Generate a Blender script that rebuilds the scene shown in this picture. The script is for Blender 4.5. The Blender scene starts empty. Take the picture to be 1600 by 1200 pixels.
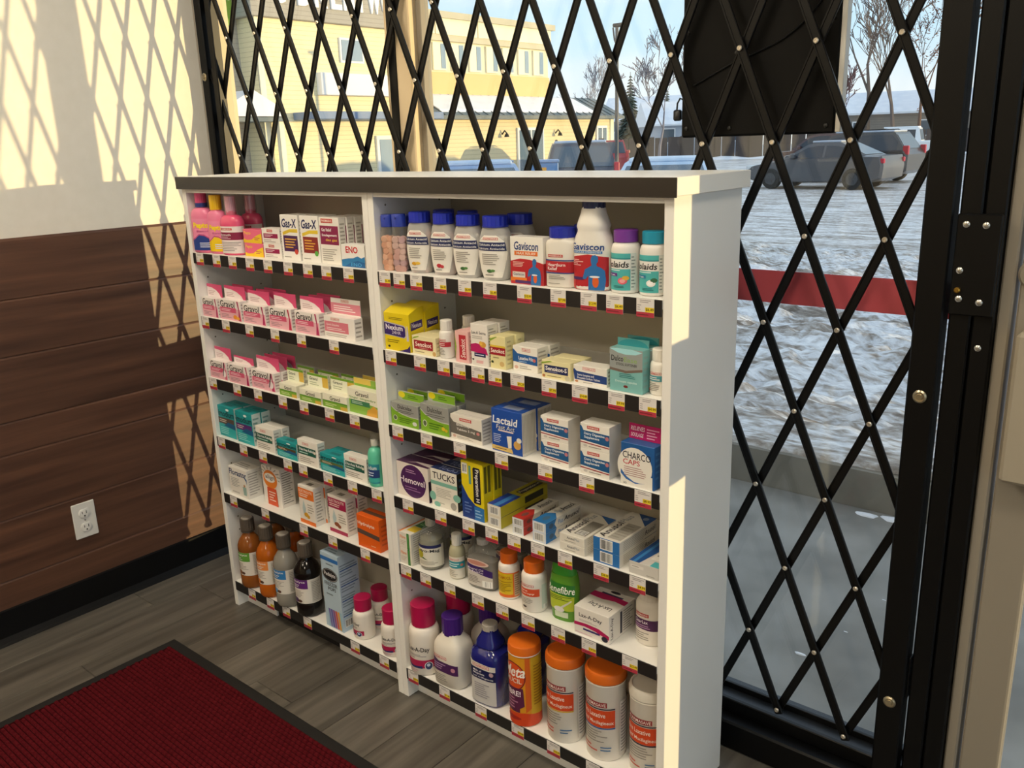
import bpy, math, random
from mathutils import Vector, Matrix

# ---------------------------------------------------------------- camera
scene = bpy.context.scene
COL = scene.collection
cam_d = bpy.data.cameras.new('camera')
cam = bpy.data.objects.new('camera', cam_d)
COL.objects.link(cam)
CAM = Vector((2.2458, -1.2839, 1.3610))
c_r = Vector((0.7683, 0.6393, -0.0312)); c_f = Vector((-0.6224, 0.7350, -0.2690))
c_r.normalize(); c_f = (c_f - c_f.dot(c_r) * c_r).normalized(); c_u = c_r.cross(c_f)
cam.matrix_world = Matrix(((c_r.x, c_u.x, -c_f.x, CAM.x), (c_r.y, c_u.y, -c_f.y, CAM.y),
                           (c_r.z, c_u.z, -c_f.z, CAM.z), (0, 0, 0, 1)))
cam_d.sensor_fit = 'HORIZONTAL'; cam_d.sensor_width = 36.0
cam_d.lens = 36.0 * 1356.64 / 1600.0
cam_d.clip_start = 0.02; cam_d.clip_end = 600
scene.camera = cam

# ---------------------------------------------------------------- sky
w = bpy.data.worlds.new('winter_sky'); scene.world = w; w.use_nodes = True
nt = w.node_tree; nt.nodes.clear()
wo = nt.nodes.new('ShaderNodeOutputWorld'); bg = nt.nodes.new('ShaderNodeBackground')
tc = nt.nodes.new('ShaderNodeTexCoord'); sp = nt.nodes.new('ShaderNodeSeparateXYZ')
rp = nt.nodes.new('ShaderNodeValToRGB')
nz = nt.nodes.new('ShaderNodeTexNoise'); nz.inputs['Scale'].default_value = 3.2; nz.inputs['Detail'].default_value = 6
mp = nt.nodes.new('ShaderNodeMapping'); mp.inputs['Scale'].default_value = (1, 1, 4.5)
cr2 = nt.nodes.new('ShaderNodeValToRGB'); mx = nt.nodes.new('ShaderNodeMix'); mx.data_type = 'RGBA'
nt.links.new(tc.outputs['Generated'], sp.inputs[0]); nt.links.new(sp.outputs['Z'], rp.inputs[0])
nt.links.new(tc.outputs['Generated'], mp.inputs[0]); nt.links.new(mp.outputs[0], nz.inputs['Vector'])
nt.links.new(nz.outputs['Fac'], cr2.inputs[0])
rp.color_ramp.elements[0].position = 0.0; rp.color_ramp.elements[0].color = (0.86, 0.88, 0.88, 1)
rp.color_ramp.elements[1].position = 1.0; rp.color_ramp.elements[1].color = (0.60, 0.71, 0.87, 1)
e = rp.color_ramp.elements.new(0.10); e.color = (0.58, 0.79, 0.94, 1)
e = rp.color_ramp.elements.new(0.35); e.color = (0.60, 0.76, 0.92, 1)
cr2.color_ramp.elements[0].position = 0.48; cr2.color_ramp.elements[0].color = (0, 0, 0, 1)
cr2.color_ramp.elements[1].position = 0.72; cr2.color_ramp.elements[1].color = (0.55, 0.55, 0.55, 1)
nt.links.new(cr2.outputs[0], mx.inputs[0]); nt.links.new(rp.outputs[0], mx.inputs[6])
mx.inputs[7].default_value = (0.90, 0.90, 0.90, 1)
nt.links.new(mx.outputs[2], bg.inputs[0]); bg.inputs[1].default_value = 1.15
nt.links.new(bg.outputs[0], wo.inputs[0])

# ---------------------------------------------------------------- low winter sun
sd = bpy.data.lights.new('sun', 'SUN'); sun = bpy.data.objects.new('sun', sd); COL.objects.link(sun)
sd.energy = 3.9; sd.color = (1.0, 0.72, 0.34); sd.angle = math.radians(0.55)
sun.rotation_euler = Vector((-1.0, -0.571, -0.036)).to_track_quat('-Z', 'Y').to_euler()
sun.location = (20, 12, 6)

# ---------------------------------------------------------------- view
vs = scene.view_settings
vs.view_transform = 'Standard'; vs.look = 'None'; vs.gamma = 1.0; vs.use_curve_mapping = False
vs.exposure = 0.13
scene.cycles.use_denoising = True
scene.cycles.max_bounces = 8; scene.cycles.diffuse_bounces = 4; scene.cycles.transparent_max_bounces = 16
scene.cycles.caustics_reflective = False; scene.cycles.caustics_refractive = False
scene.cycles.sample_clamp_indirect = 4.0

# ---------------------------------------------------------------- materials
def lin(h):
    h = h.lstrip('#'); o = []
    for i in (0, 2, 4):
        c = int(h[i:i+2], 16) / 255
        o.append(c / 12.92 if c <= 0.04045 else ((c + 0.055) / 1.055) ** 2.4)
    return (o[0], o[1], o[2], 1.0)
MATS = {}
def mat(col, rough=0.5, metal=0.0, trans=0.0, coat=0.0, spec=0.5, alpha=None):
    key = (col, rough, metal, trans, coat, spec, alpha)
    if key in MATS: return MATS[key]
    m = bpy.data.materials.new('paint_' + col.strip('#')); m.use_nodes = True
    b = m.node_tree.nodes['Principled BSDF']
    b.inputs['Base Color'].default_value = lin(col); b.inputs['Roughness'].default_value = rough
    b.inputs['Metallic'].default_value = metal; b.inputs['Transmission Weight'].default_value = trans
    b.inputs['Coat Weight'].default_value = coat; b.inputs['Specular IOR Level'].default_value = spec
    if trans: b.inputs['IOR'].default_value = 1.2
    MATS[key] = m
    return m
def node_mat(name, rough=0.5, metal=0.0):
    m = bpy.data.materials.new(name); m.use_nodes = True
    b = m.node_tree.nodes['Principled BSDF']; b.inputs['Roughness'].default_value = rough; b.inputs['Metallic'].default_value = metal
    return m, m.node_tree, b
def noise_mat(name, cols, scale=(1, 1, 1), nscale=5.0, detail=5, rough=0.5, bump=0.0, pos=None, metal=0.0, rand=0.0, spec=0.5):
    """colour from stretched noise in object space, optional fine relief and a per-object tone shift"""
    m, t, b = node_mat(name, rough, metal); b.inputs['Specular IOR Level'].default_value = spec
    tcn = t.nodes.new('ShaderNodeTexCoord'); mpn = t.nodes.new('ShaderNodeMapping'); mpn.inputs['Scale'].default_value = scale
    n = t.nodes.new('ShaderNodeTexNoise'); n.inputs['Scale'].default_value = nscale; n.inputs['Detail'].default_value = detail
    r = t.nodes.new('ShaderNodeValToRGB')
    while len(r.color_ramp.elements) < len(cols): r.color_ramp.elements.new(0.5)
    for k, cc in enumerate(cols):
        el = r.color_ramp.elements[k]; el.position = pos[k] if pos else 0.3 + 0.4 * k / max(1, len(cols) - 1); el.color = lin(cc)
    t.links.new(tcn.outputs['Object'], mpn.inputs[0])
    if rand:
        oi = t.nodes.new('ShaderNodeObjectInfo'); ad = t.nodes.new('ShaderNodeVectorMath'); ad.operation = 'ADD'
        ml = t.nodes.new('ShaderNodeMath'); ml.operation = 'MULTIPLY'; ml.inputs[1].default_value = 37.0
        t.links.new(oi.outputs['Random'], ml.inputs[0]); t.links.new(mpn.outputs[0], ad.inputs[0]); t.links.new(ml.outputs[0], ad.inputs[1])
        t.links.new(ad.outputs[0], n.inputs['Vector'])
        hs = t.nodes.new('ShaderNodeHueSaturation'); mr = t.nodes.new('ShaderNodeMapRange')
        mr.inputs['To Min'].default_value = 1 - rand; mr.inputs['To Max'].default_value = 1 + rand
        t.links.new(oi.outputs['Random'], mr.inputs['Value']); t.links.new(mr.outputs[0], hs.inputs['Value'])
        t.links.new(r.outputs[0], hs.inputs['Color']); t.links.new(hs.outputs[0], b.inputs['Base Color'])
    else:
        t.links.new(mpn.outputs[0], n.inputs['Vector']); t.links.new(r.outputs[0], b.inputs['Base Color'])
    t.links.new(n.outputs['Fac'], r.inputs[0])
    if bump:
        bp = t.nodes.new('ShaderNodeBump'); bp.inputs['Strength'].default_value = bump; bp.inputs['Distance'].default_value = 0.01
        t.links.new(n.outputs['Fac'], bp.inputs['Height']); t.links.new(bp.outputs[0], b.inputs['Normal'])
    return m
def glass_mat(name, tint=(1, 1, 1, 1), refl=0.06, rough=0.0, haze=0.0, hazecol=(0.8, 0.8, 0.8, 1)):
    """thin clear sheet: see-through with a Fresnel reflection and a little haze"""
    m = bpy.data.materials.new(name); m.use_nodes = True; t = m.node_tree; t.nodes.clear()
    o = t.nodes.new('ShaderNodeOutputMaterial'); tr = t.nodes.new('ShaderNodeBsdfTransparent'); tr.inputs[0].default_value = tint
    gl = t.nodes.new('ShaderNodeBsdfGlossy'); gl.inputs['Roughness'].default_value = rough
    lw = t.nodes.new('ShaderNodeLayerWeight'); lw.inputs[0].default_value = 0.5
    pw_ = t.nodes.new('ShaderNodeMath'); pw_.operation = 'POWER'; pw_.inputs[1].default_value = 5.0; t.links.new(lw.outputs['Facing'], pw_.inputs[0])
    fr = t.nodes.new('ShaderNodeMath'); fr.operation = 'MULTIPLY_ADD'; fr.inputs[1].default_value = 0.85; fr.inputs[2].default_value = refl * 0.5
    t.links.new(pw_.outputs[0], fr.inputs[0])
    mxs = t.nodes.new('ShaderNodeMixShader'); t.links.new(fr.outputs[0], mxs.inputs[0])
    t.links.new(tr.outputs[0], mxs.inputs[1]); t.links.new(gl.outputs[0], mxs.inputs[2])
    last = mxs
    if haze:
        df = t.nodes.new('ShaderNodeBsdfDiffuse'); df.inputs[0].default_value = hazecol
        m2 = t.nodes.new('ShaderNodeMixShader'); m2.inputs[0].default_value = haze
        t.links.new(mxs.outputs[0], m2.inputs[1]); t.links.new(df.outputs[0], m2.inputs[2]); last = m2
    t.links.new(last.outputs[0], o.inputs[0])
    return m
WHITE = 'f4f1ea'; BLACK = '17171a'

# ---------------------------------------------------------------- mesh building
class MB:
    def __init__(s): s.v = []; s.f = []; s.m = []; s.mats = []
    def mi(s, m):
        if isinstance(m, str): m = mat(m)
        if m not in s.mats: s.mats.append(m)
        return s.mats.index(m)
    def add(s, vs, fs, m):
        k = len(s.v); i = s.mi(m); s.v.extend(vs)
        for f in fs: s.f.append([k + q for q in f]); s.m.append(i)
        return s
    def box(s, x0, x1, y0, y1, z0, z1, m, c=0.0):
        if c <= 0:
            vs = [(x, y, z) for z in (z0, z1) for y in (y0, y1) for x in (x0, x1)]
            return s.add(vs, [(0, 2, 3, 1), (4, 5, 7, 6), (0, 1, 5, 4), (2, 6, 7, 3), (0, 4, 6, 2), (1, 3, 7, 5)], m)
        lo = (x0, y0, z0); hi = (x1, y1, z1); vs = []; idx = {}
        for sx in (0, 1):
            for sy in (0, 1):
                for sz in (0, 1):
                    for ax in (0, 1, 2):
                        p = []
                        for d, sg in enumerate((sx, sy, sz)):
                            b = hi[d] if sg else lo[d]
                            if d != ax: b += -c if sg else c
                            p.append(b)
                        idx[(sx, sy, sz, ax)] = len(vs); vs.append(tuple(p))
        fs = []
        for ax in (0, 1, 2):
            for sg in (0, 1):
                q = []
                for a, b in ((0, 0), (1, 0), (1, 1), (0, 1)):
                    t = [a, b]; t.insert(ax, sg); q.append(idx[(*t, ax)])
                if (sg == 1) == (ax == 1): q.reverse()
                fs.append(q)
        for ax in (0, 1, 2):           # edge chamfers running along ax
            o = [d for d in (0, 1, 2) if d != ax]
            for a in (0, 1):
                for b in (0, 1):
                    def g(e, face):
                        t = [0, 0, 0]; t[ax] = e; t[o[0]] = a; t[o[1]] = b; return idx[(*t, face)]
                    q = [g(0, o[0]), g(1, o[0]), g(1, o[1]), g(0, o[1])]
                    fs.append(q)
        for sx in (0, 1):
            for sy in (0, 1):
                for sz in (0, 1): fs.append([idx[(sx, sy, sz, d)] for d in (0, 1, 2)])
        return s.add(vs, fs, m)
    def prism(s, pts, h0, h1, m, axis='z', taper=None):
        """extrude a 2-D outline between h0 and h1 along the axis"""
        n = len(pts); vs = []
        for k, h in enumerate((h0, h1)):
            for a, b in (taper if (taper and k) else pts):
                vs.append({'z': (a, b, h), 'y': (a, h, b), 'x': (h, a, b)}[axis])
        fs = [list(range(n)), list(range(2 * n - 1, n - 1, -1))] + [(i, (i + 1) % n, n + (i + 1) % n, n + i) for i in range(n)]
        return s.add(vs, fs, m)
    def rings(s, rings, m, cap0=True, cap1=True, closed=True):
        n = len(rings[0]); vs = [p for r in rings for p in r]; fs = []
        for k in range(len(rings) - 1):
            for i in range(n if closed else n - 1):
                j = (i + 1) % n; fs.append((k*n + i, k*n + j, (k+1)*n + j, (k+1)*n + i))
        if cap0: fs.append(list(range(n - 1, -1, -1)))
        if cap1: fs.append(list(range((len(rings) - 1) * n, len(rings) * n)))
        return s.add(vs, fs, m)
    def lathe(s, prof, m, n=24, e=2.0, c=(0, 0), ridge=0.0):
        """prof = (z, rx, ry); superellipse exponent e; ridge flutes the side"""
        R = []
        for z, rx, ry in prof:
            ring = []
            for i in range(n):
                a = 2 * math.pi * i / n; ca, sa = math.cos(a), math.sin(a)
                k = 1.0 if e == 2 else (abs(ca) ** e + abs(sa) ** e) ** (-1 / e)
                k *= 1 - (ridge if i % 2 else 0)
                ring.append((c[0] + rx * ca * k, c[1] + ry * sa * k, z))
            R.append(ring)
        return s.rings(R, m)
    def tube(s, pts, r, m, n=8):
        R = []
        for i, p in enumerate(pts):
            p = Vector(p); a = Vector(pts[max(0, i - 1)]); b = Vector(pts[min(len(pts) - 1, i + 1)])
            t = (b - a).normalized(); u = t.cross(Vector((0, 0, 1)))
            if u.length < 1e-3: u = t.cross(Vector((1, 0, 0)))
            u.normalize(); v = t.cross(u); rr = r[i] if isinstance(r, (list, tuple)) else r
            R.append([tuple(p + rr * (math.cos(2*math.pi*k/n) * u + math.sin(2*math.pi*k/n) * v)) for k in range(n)])
        return s.rings(R, m)
    def build(s, name, parent=None, smooth=None, loc=None):
        me = bpy.data.meshes.new(name); me.from_pydata(s.v, [], s.f)
        for m in s.mats: me.materials.append(m)
        me.polygons.foreach_set('material_index', s.m)
        if smooth:
            me.polygons.foreach_set('use_smooth', [True] * len(s.f)); me.set_sharp_from_angle(angle=math.radians(smooth))
        me.update()
        o = bpy.data.objects.new(name, me); COL.objects.link(o)
        if parent: o.parent = parent
        if loc: o.location = loc
        return o
def thing(name, label, cat, loc=(0, 0, 0), rz=0.0, group=None):
    o = bpy.data.objects.new(name, None); COL.objects.link(o); o.empty_display_size = 0.05
    o.location = loc; o.rotation_euler = (0, 0, rz); o['label'] = label; o['category'] = cat
    if group: o['group'] = group
    return o
def tag(o, label, cat, group=None):
    o['label'] = label; o['category'] = cat
    if group: o['group'] = group
    return o
def struct(o): o['kind'] = 'structure'; return o
def share(src, name, parent, loc=(0, 0, 0), rot=(0, 0, 0), scale=None):
    o = bpy.data.objects.new(name, src.data); COL.objects.link(o); o.parent = parent; o.location = loc; o.rotation_euler = rot
    if scale: o.scale = scale
    return o
def copy_tree(o, loc=None, rz=None, label=None, group=None, parent=None):
    c = o.copy(); COL.objects.link(c)
    if parent: c.parent = parent
    if loc is not None: c.location = loc
    if rz is not None: c.rotation_euler = (0, 0, rz)
    if label: c['label'] = label
    if group: c['group'] = group
    for ch in list(o.children): copy_tree(ch, parent=c)
    return c
# measured placements: cartons (x_left, x_right, y_front, z, height); bottles (x, y, z, radius, height)
DIM = {
    'pepto_a': (0.0469, 0.0200, 1.0935, 0.0373, 0.1641),
    'pepto_b': (0.1198, 0.0220, 1.0935, 0.0311, 0.1549),
    'pinkgen_a': (0.1862, 0.0260, 1.0935, 0.0359, 0.1591),
    'pinkgen_b': (0.1647, 0.1000, 1.0935, 0.0335, 0.1559),
    'pb': (0.2412, 0.3220, 0.0200, 1.0935, 0.0345),
    'mb': (0.3250, 0.3994, 0.0200, 1.0935, 0.0375),
    'gasx_a': (0.4052, 0.4762, 0.0200, 1.0935, 0.1110),
    'gasx_b': (0.4835, 0.5551, 0.0200, 1.0935, 0.1109),
    'gasg': (0.5578, 0.6305, 0.0200, 1.0935, 0.1097),
    'eno': (0.6427, 0.7238, 0.0120, 1.0935, 0.0511),
    'gr1': (0.0073, 0.0989, 0.0059, 0.9148, 0.0536),
    'gr2': (0.1036, 0.2058, 0.0081, 0.9148, 0.0553),
    'gr3': (0.2111, 0.3120, 0.0111, 0.9148, 0.0506),
    'gr4': (0.3304, 0.4263, 0.0101, 0.9148, 0.0546),
    'gr5': (0.4420, 0.5381, 0.0091, 0.9148, 0.0547),
    'gr6': (0.5513, 0.6652, 0.0144, 0.9148, 0.0534),
    'gs1': (0.0167, 0.1066, 0.0052, 0.7363, 0.0521),
    'gs2': (0.1174, 0.2147, 0.0040, 0.7363, 0.0533),
    'gs3': (0.2204, 0.3257, 0.0085, 0.7363, 0.0510),
    'gg4': (0.3495, 0.4224, 0.0055, 0.7363, 0.0326),
    'gg5': (0.4377, 0.5244, 0.0040, 0.7363, 0.0324),
    'gg6': (0.5321, 0.6263, 0.0040, 0.7363, 0.0357),
    'gg7': (0.6205, 0.7284, 0.0119, 0.7363, 0.0617),
    'im1': (0.0131, 0.1025, 0.0118, 0.5574, 0.0927),
    'im2': (0.1159, 0.1963, 0.0085, 0.5574, 0.0929),
    'dg3': (0.2162, 0.3003, 0.0040, 0.5574, 0.0676),
    'im4': (0.3111, 0.3990, 0.0040, 0.5574, 0.0477),
    'dg5': (0.4050, 0.4898, 0.0040, 0.5574, 0.0678),
    'im6': (0.4984, 0.5937, 0.0040, 0.5574, 0.0487),
    'dg7': (0.5889, 0.6744, 0.0085, 0.5574, 0.0632),
    'mint': (0.6978, 0.0175, 0.5574, 0.0194, 0.1341),
    'flo': (0.0432, 0.1336, 0.0094, 0.3795, 0.0873),
    'ali': (0.1848, 0.2711, 0.0284, 0.3795, 0.1160),
    'orw': (0.3821, 0.4485, 0.0070, 0.3795, 0.1098),
    'mrw': (0.4943, 0.5669, 0.0180, 0.3795, 0.1055),
    'ora': (0.6233, 0.7064, 0.0051, 0.3795, 0.0876),
    'j1': (0.0848, 0.0226, 0.0869, 0.0360, 0.2204),
    'j2': (0.1787, 0.0216, 0.0869, 0.0348, 0.2208),
    'j3': (0.2666, 0.0195, 0.0869, 0.0355, 0.2207),
    'j4': (0.3584, 0.0258, 0.0869, 0.0383, 0.2184),
    'frz': (0.4522, 0.5257, 0.0065, 0.0869, 0.2260),
    'lx1': (0.5780, 0.0371, 0.0869, 0.0306, 0.1170),
    'lx2': (0.5738, 0.0917, 0.0869, 0.0265, 0.1160),
    'lx3': (0.6941, 0.0275, 0.0869, 0.0274, 0.1391),
    'tu1': (0.7892, 0.0160, 1.0935, 0.0162, 0.1237),
    'tu2': (0.8261, 0.0160, 1.0935, 0.0193, 0.1264),
    'tu3': (0.8364, 0.0400, 1.0935, 0.0166, 0.1225),
    'ca1': (0.8855, 0.0340, 1.0935, 0.0320, 0.1300),
    'ca2': (0.9562, 0.0340, 1.0935, 0.0305, 0.1291),
    'ca3': (1.0259, 0.0340, 1.0935, 0.0338, 0.1280),
    'ca4': (1.0997, 0.0340, 1.0935, 0.0358, 0.1276),
    'gvb': (1.1546, 1.2352, 0.0120, 1.0935, 0.0910),
    'hb': (1.2652, 0.0300, 1.0935, 0.0314, 0.1120),
    'gvl': (1.3374, 0.0330, 1.0935, 0.0366, 0.1611),
    'ro1': (1.4039, 0.0360, 1.0935, 0.0260, 0.1118),
    'ro2': (1.4614, 0.0360, 1.0935, 0.0245, 0.1113),
    'nex': (0.7740, 0.8615, 0.0060, 0.9148, 0.0853),
    'sen': (0.8609, 0.9373, 0.0097, 0.9148, 0.0413),
    'senp': (0.9996, 1.0376, 0.0061, 0.9148, 0.0675),
    'sna': (1.0448, 1.0919, 0.0060, 0.9148, 0.0877),
    'seny': (1.0962, 1.1371, 0.0077, 0.9148, 0.0677),
    'wb1': (0.9586, 0.0240, 0.9148, 0.0165, 0.0830),
    'lxp': (1.1460, 1.2090, 0.0202, 0.9148, 0.0510),
    'sens': (1.2293, 1.2985, 0.0075, 0.9148, 0.0355),
    'doc': (1.3035, 1.3795, 0.0108, 0.9148, 0.0354),
    'dul': (1.3885, 1.4580, 0.0069, 0.9148, 0.0804),
    'wb2': (1.4741, 0.0340, 0.9148, 0.0188, 0.0840),
    'du1': (0.7760, 0.8711, 0.0081, 0.7363, 0.0534),
    'du2': (0.8768, 0.9651, 0.0095, 0.7363, 0.0653),
    'bis': (0.9699, 1.0619, 0.0097, 0.7363, 0.0570),
    'lac': (1.0939, 1.1761, 0.0057, 0.7363, 0.0928),
    'da1': (1.2219, 1.2903, 0.0092, 0.7363, 0.0978),
    'da2': (1.3226, 1.3896, 0.0040, 0.7363, 0.1032),
    'cha': (1.4149, 1.4865, 0.0040, 0.7363, 0.0834),
    'hem': (0.7755, 0.8878, 0.0118, 0.5574, 0.0855),
    'tuc': (0.8928, 0.9757, 0.0137, 0.5574, 0.0912),
    'prv': (0.9963, 1.0609, 0.0074, 0.5574, 0.1337),
    'prf': (1.0745, 1.1116, 0.0040, 0.5574, 0.0514),
    'anr': (1.1416, 1.1713, 0.0067, 0.5574, 0.0368),
    'anb': (1.1987, 1.2329, 0.0040, 0.5574, 0.0448),
    'anw': (1.2685, 1.3297, 0.0040, 0.5574, 0.0377),
    'anp': (1.3516, 1.4123, 0.0040, 0.5574, 0.0535),
    'anl': (1.4364, 1.5027, 0.0040, 0.5574, 0.0259),
    'fib': (0.7778, 0.8206, 0.0040, 0.3795, 0.0831),
    'cit': (0.8569, 0.0383, 0.3795, 0.0306, 0.1273),
    'smb': (0.9436, 0.0358, 0.3795, 0.0190, 0.1106),
    'min': (1.0250, 0.0369, 0.3795, 0.0400, 0.1246),
    'yel': (1.0983, 0.0408, 0.3795, 0.0243, 0.1095),
    'whi': (1.1760, 0.0327, 0.3795, 0.0281, 0.1163),
    'ben': (1.2563, 0.0395, 0.3795, 0.0372, 0.1333),
    'lxb': (1.3019, 1.3874, 0.0050, 0.3795, 0.0616),
    'pur': (1.4339, 0.0862, 0.3795, 0.0260, 0.1041),
    'lb1': (0.8049, 0.0366, 0.0869, 0.0389, 0.1851),
    'pc1': (0.9051, 0.0354, 0.0869, 0.0527, 0.1810),
    'blu': (1.0312, 0.0360, 0.0869, 0.0513, 0.1998),
    'met': (1.1437, 0.0304, 0.0869, 0.0364, 0.2016),
    'tb1': (1.2474, 0.0444, 0.0869, 0.0431, 0.2087),
    'tb2': (1.3486, 0.0518, 0.0869, 0.0442, 0.2089),
    'tb3': (1.4480, 0.0634, 0.0869, 0.0435, 0.2022),
}
# ================================================================ THE ROOM
XW = -0.356                       # face of the left wall
ZC = 2.8                          # ceiling height
random.seed(7)
m_wall = noise_mat('white_wall_paint', ['f2ecdf', 'f6f0e4'], nscale=30, rough=0.7, bump=0.03)
m_wood = noise_mat('walnut_laminate', ['4a3024', '5f4030', '744f3a'], scale=(1, 0.7, 14), nscale=2.6, detail=8, rough=0.42, bump=0.05, pos=[0.3, 0.52, 0.78], rand=0.12)
m_floor = noise_mat('grey_vinyl_plank', ['4a4640', '635e56', '7b756b'], scale=(14, 0.9, 1), nscale=2.4, detail=8, rough=0.34, bump=0.06, pos=[0.28, 0.52, 0.78], rand=0.13)
m_sub = mat('2c2823', 0.8)
m_blk = mat('070708', 0.45, spec=0.28)
m_blkm = mat('040405', 0.40, spec=0.26)
m_steel = mat('b9b6ad', 0.3, 0.9)
m_beige = mat('8f877a', 0.45)
m_tan = mat('e3cda8', 0.5)

# floor slab with separate planks
fl = MB(); fl.box(XW - 0.2, 4.6, -4.5, 0.34, -0.06, -0.004, m_sub); floor = struct(fl.build('floor'))
plank_meshes = {}
pw = 0.152
for i in range(33):
    x0 = XW + i * pw
    y = 0.33 - random.uniform(0.2, 1.1); ys = [0.335, y]
    while ys[-1] > -4.5: ys.append(max(-4.5, ys[-1] - 1.22))
    near = i < 20
    for k in range(len(ys) - 1):
        if ys[k + 1] < -2.6 and not near: pass
        b = MB(); L = ys[k] - ys[k + 1]
        b.box(0.0006, pw - 0.0006, -L + 0.0007, -0.0007, -0.004, 0, m_floor, 0.0009)
        b.build('plank', floor, loc=(x0, ys[k], 0))
# left wall: painted above, wood boards below
b = MB(); b.box(XW - 0.15, XW, -4.5, 0.318, -0.05, ZC, m_wall)
wall_l = struct(b.build('wall_left'))
seams = [1.1485, 0.985, 0.828, 0.645, 0.552, 0.367, 0.185, 0.09]
for k in range(len(seams) - 1):
    y = -1.2 - random.uniform(0.2, 1.6); ys = [0.318, y, -4.5]
    for q in range(2):
        b = MB(); hh = seams[k] - seams[k + 1]
        b.prism([(0, -hh + 0.0002), (0.009, -hh + 0.0002), (0.009, -0.0075), (0.0052, -0.0002), (0, -0.0002)], ys[q + 1] - ys[q] + 0.0003, -0.0003, m_wood, 'y')
        b.build('wood_board', wall_l, loc=(XW, ys[q], seams[k]))
b = MB(); b.prism([(XW + 0.009, 0.102), (XW + 0.015, 0.099), (XW + 0.015, 0.020), (XW + 0.024, 0.007), (XW + 0.030, 0.001), (XW + 0.030, 0.0002), (XW, 0.0002), (XW, 0.102)], -4.5, 0.318, m_blk, 'y')
struct(b.build('baseboard_left'))
# remaining walls and ceiling (behind and beside the camera)
m_far = mat('8d8679', 0.8)
b = MB(); b.box(XW - 0.15, 4.75, -4.65, -4.5, -0.05, ZC, m_far); struct(b.build('wall_back'))
b = MB(); b.box(4.6, 4.75, -4.5, 0.46, -0.05, 0.25, m_wall); b.box(4.6, 4.75, -4.5, 0.46, 2.45, ZC, m_wall); b.box(4.6, 4.75, -4.5, -3.9, 0.25, 2.45, m_wall); b.box(4.6, 4.75, 0.1, 0.46, 0.25, 2.45, m_wall); struct(b.build('wall_right'))
b = MB(); b.box(XW - 0.15, 4.75, -4.65, 0.46, ZC, ZC + 0.1, mat('eeeae2', 0.8)); struct(b.build('ceiling'))
b = MB(); b.box(XW - 0.15, 4.6, 0.363, 0.46, 2.45, ZC, m_wall); b.box(3.05, 3.12, 0.363, 0.46, -0.05, 2.45, m_wall); b.box(4.5, 4.6, 0.363, 0.46, -0.05, 2.45, m_wall)
struct(b.build('wall_front'))

# electrical outlet on the wood
r = thing('wall_outlet', 'white duplex electrical outlet on the dark wood wall panelling', 'outlet', (XW + 0.009, -0.263, 0.290), math.pi / 2)
m_out = mat('e8e6e0', 0.4)
b = MB(); b.box(-0.0345, 0.0345, -0.0055, 0, -0.056, 0.056, m_out, 0.002); b.build('cover_plate', r)
for zz in (0.022, -0.022):
    b = MB(); R = []
    for yy, sc in ((-0.0055, 1), (-0.0072, 1), (-0.0078, 0.94)):
        R.append([(0.0165 * sc * math.cos(a) * 1.0, yy, zz + max(-0.0135, min(0.0135, 0.0175 * sc * math.sin(a)))) for a in [2 * math.pi * i / 28 for i in range(28)]])
    b.rings(R, m_out); rec = b.build('receptacle', r, 40)
    b = MB()
    for sx, hh in ((-0.0062, 0.0036), (0.0062, 0.0045)): b.box(sx - 0.0009, sx + 0.0009, -0.0082, -0.0076, zz + 0.0035 - hh, zz + 0.0035 + hh, '2a2724')
    b.lathe([(-0.0002, 0.0024, 0.0024), (0.0003, 0.0024, 0.0024)], mat('2a2724'), 10)
    n0 = len(b.v) - 20
    for q in range(n0, len(b.v)):
        x, y, z = b.v[q]; b.v[q] = (x, -0.0079 - z, zz - 0.0075 + y)
    b.build('slots', rec)
b = MB(); b.box(-0.0022, 0.0022, -0.0066, -0.0055, -0.0022, 0.0022, m_steel, 0.0006); b.build('screw', r)

# ---------------------------------------------------------------- entrance mat
MX0, MX1, MY0, MY1 = 0.035, 1.30, -1.35, -0.225
r = thing('floor_mat', 'dark red textured entrance mat with a black rubber border', 'mat', (MX0, MY1, 0))
b = MB(); W_, H_ = MX1 - MX0, MY1 - MY0
b.prism([(0, 0), (W_, 0), (W_, -H_), (0, -H_)], 0.0003, 0.005, mat('121110', 0.75), taper=[(0.006, -0.006), (W_ - 0.006, -0.006), (W_ - 0.006, -H_ + 0.006), (0.006, -H_ + 0.006)])
b.build('rubber_border', r)
m_mat = noise_mat('red_mat_pile', ['541118', '5c141b'], nscale=40, detail=2, rough=0.95, spec=0.08)
b = MB(); bw = 0.033
b.box(bw, W_ - bw, -H_ + bw, -bw, 0.005, 0.0062, mat('370b10', 0.95, spec=0.05)); b.build('carpet', r)
b = MB(); px_, py_ = 0.0170, 0.0120; i = 0
vs_, fs_ = [], []
ny = int((H_ - 2 * bw) / py_); nx = int((W_ - 2 * bw) / px_)
for j in range(ny):
    for i in range(nx):
        x = bw + (i + 0.5 + (0.5 if j % 2 else 0)) * px_; y = -bw - (j + 0.5) * py_
        if x > W_ - bw - 0.006: continue
        k = len(vs_); a, c_ = px_ * 0.44, py_ * 0.40
        vs_ += [(x - a, y - c_, 0.006), (x + a, y - c_, 0.006), (x + a, y + c_, 0.006), (x - a, y + c_, 0.006),
                (x - a * .6, y - c_ * .5, 0.0105), (x + a * .6, y - c_ * .5, 0.0105), (x + a * .6, y + c_ * .5, 0.0105), (x - a * .6, y + c_ * .5, 0.0105)]
        fs_ += [[k+4, k+5, k+6, k+7], [k, k+1, k+5, k+4], [k+1, k+2, k+6, k+5], [k+2, k+3, k+7, k+6], [k+3, k, k+4, k+7]]
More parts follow.
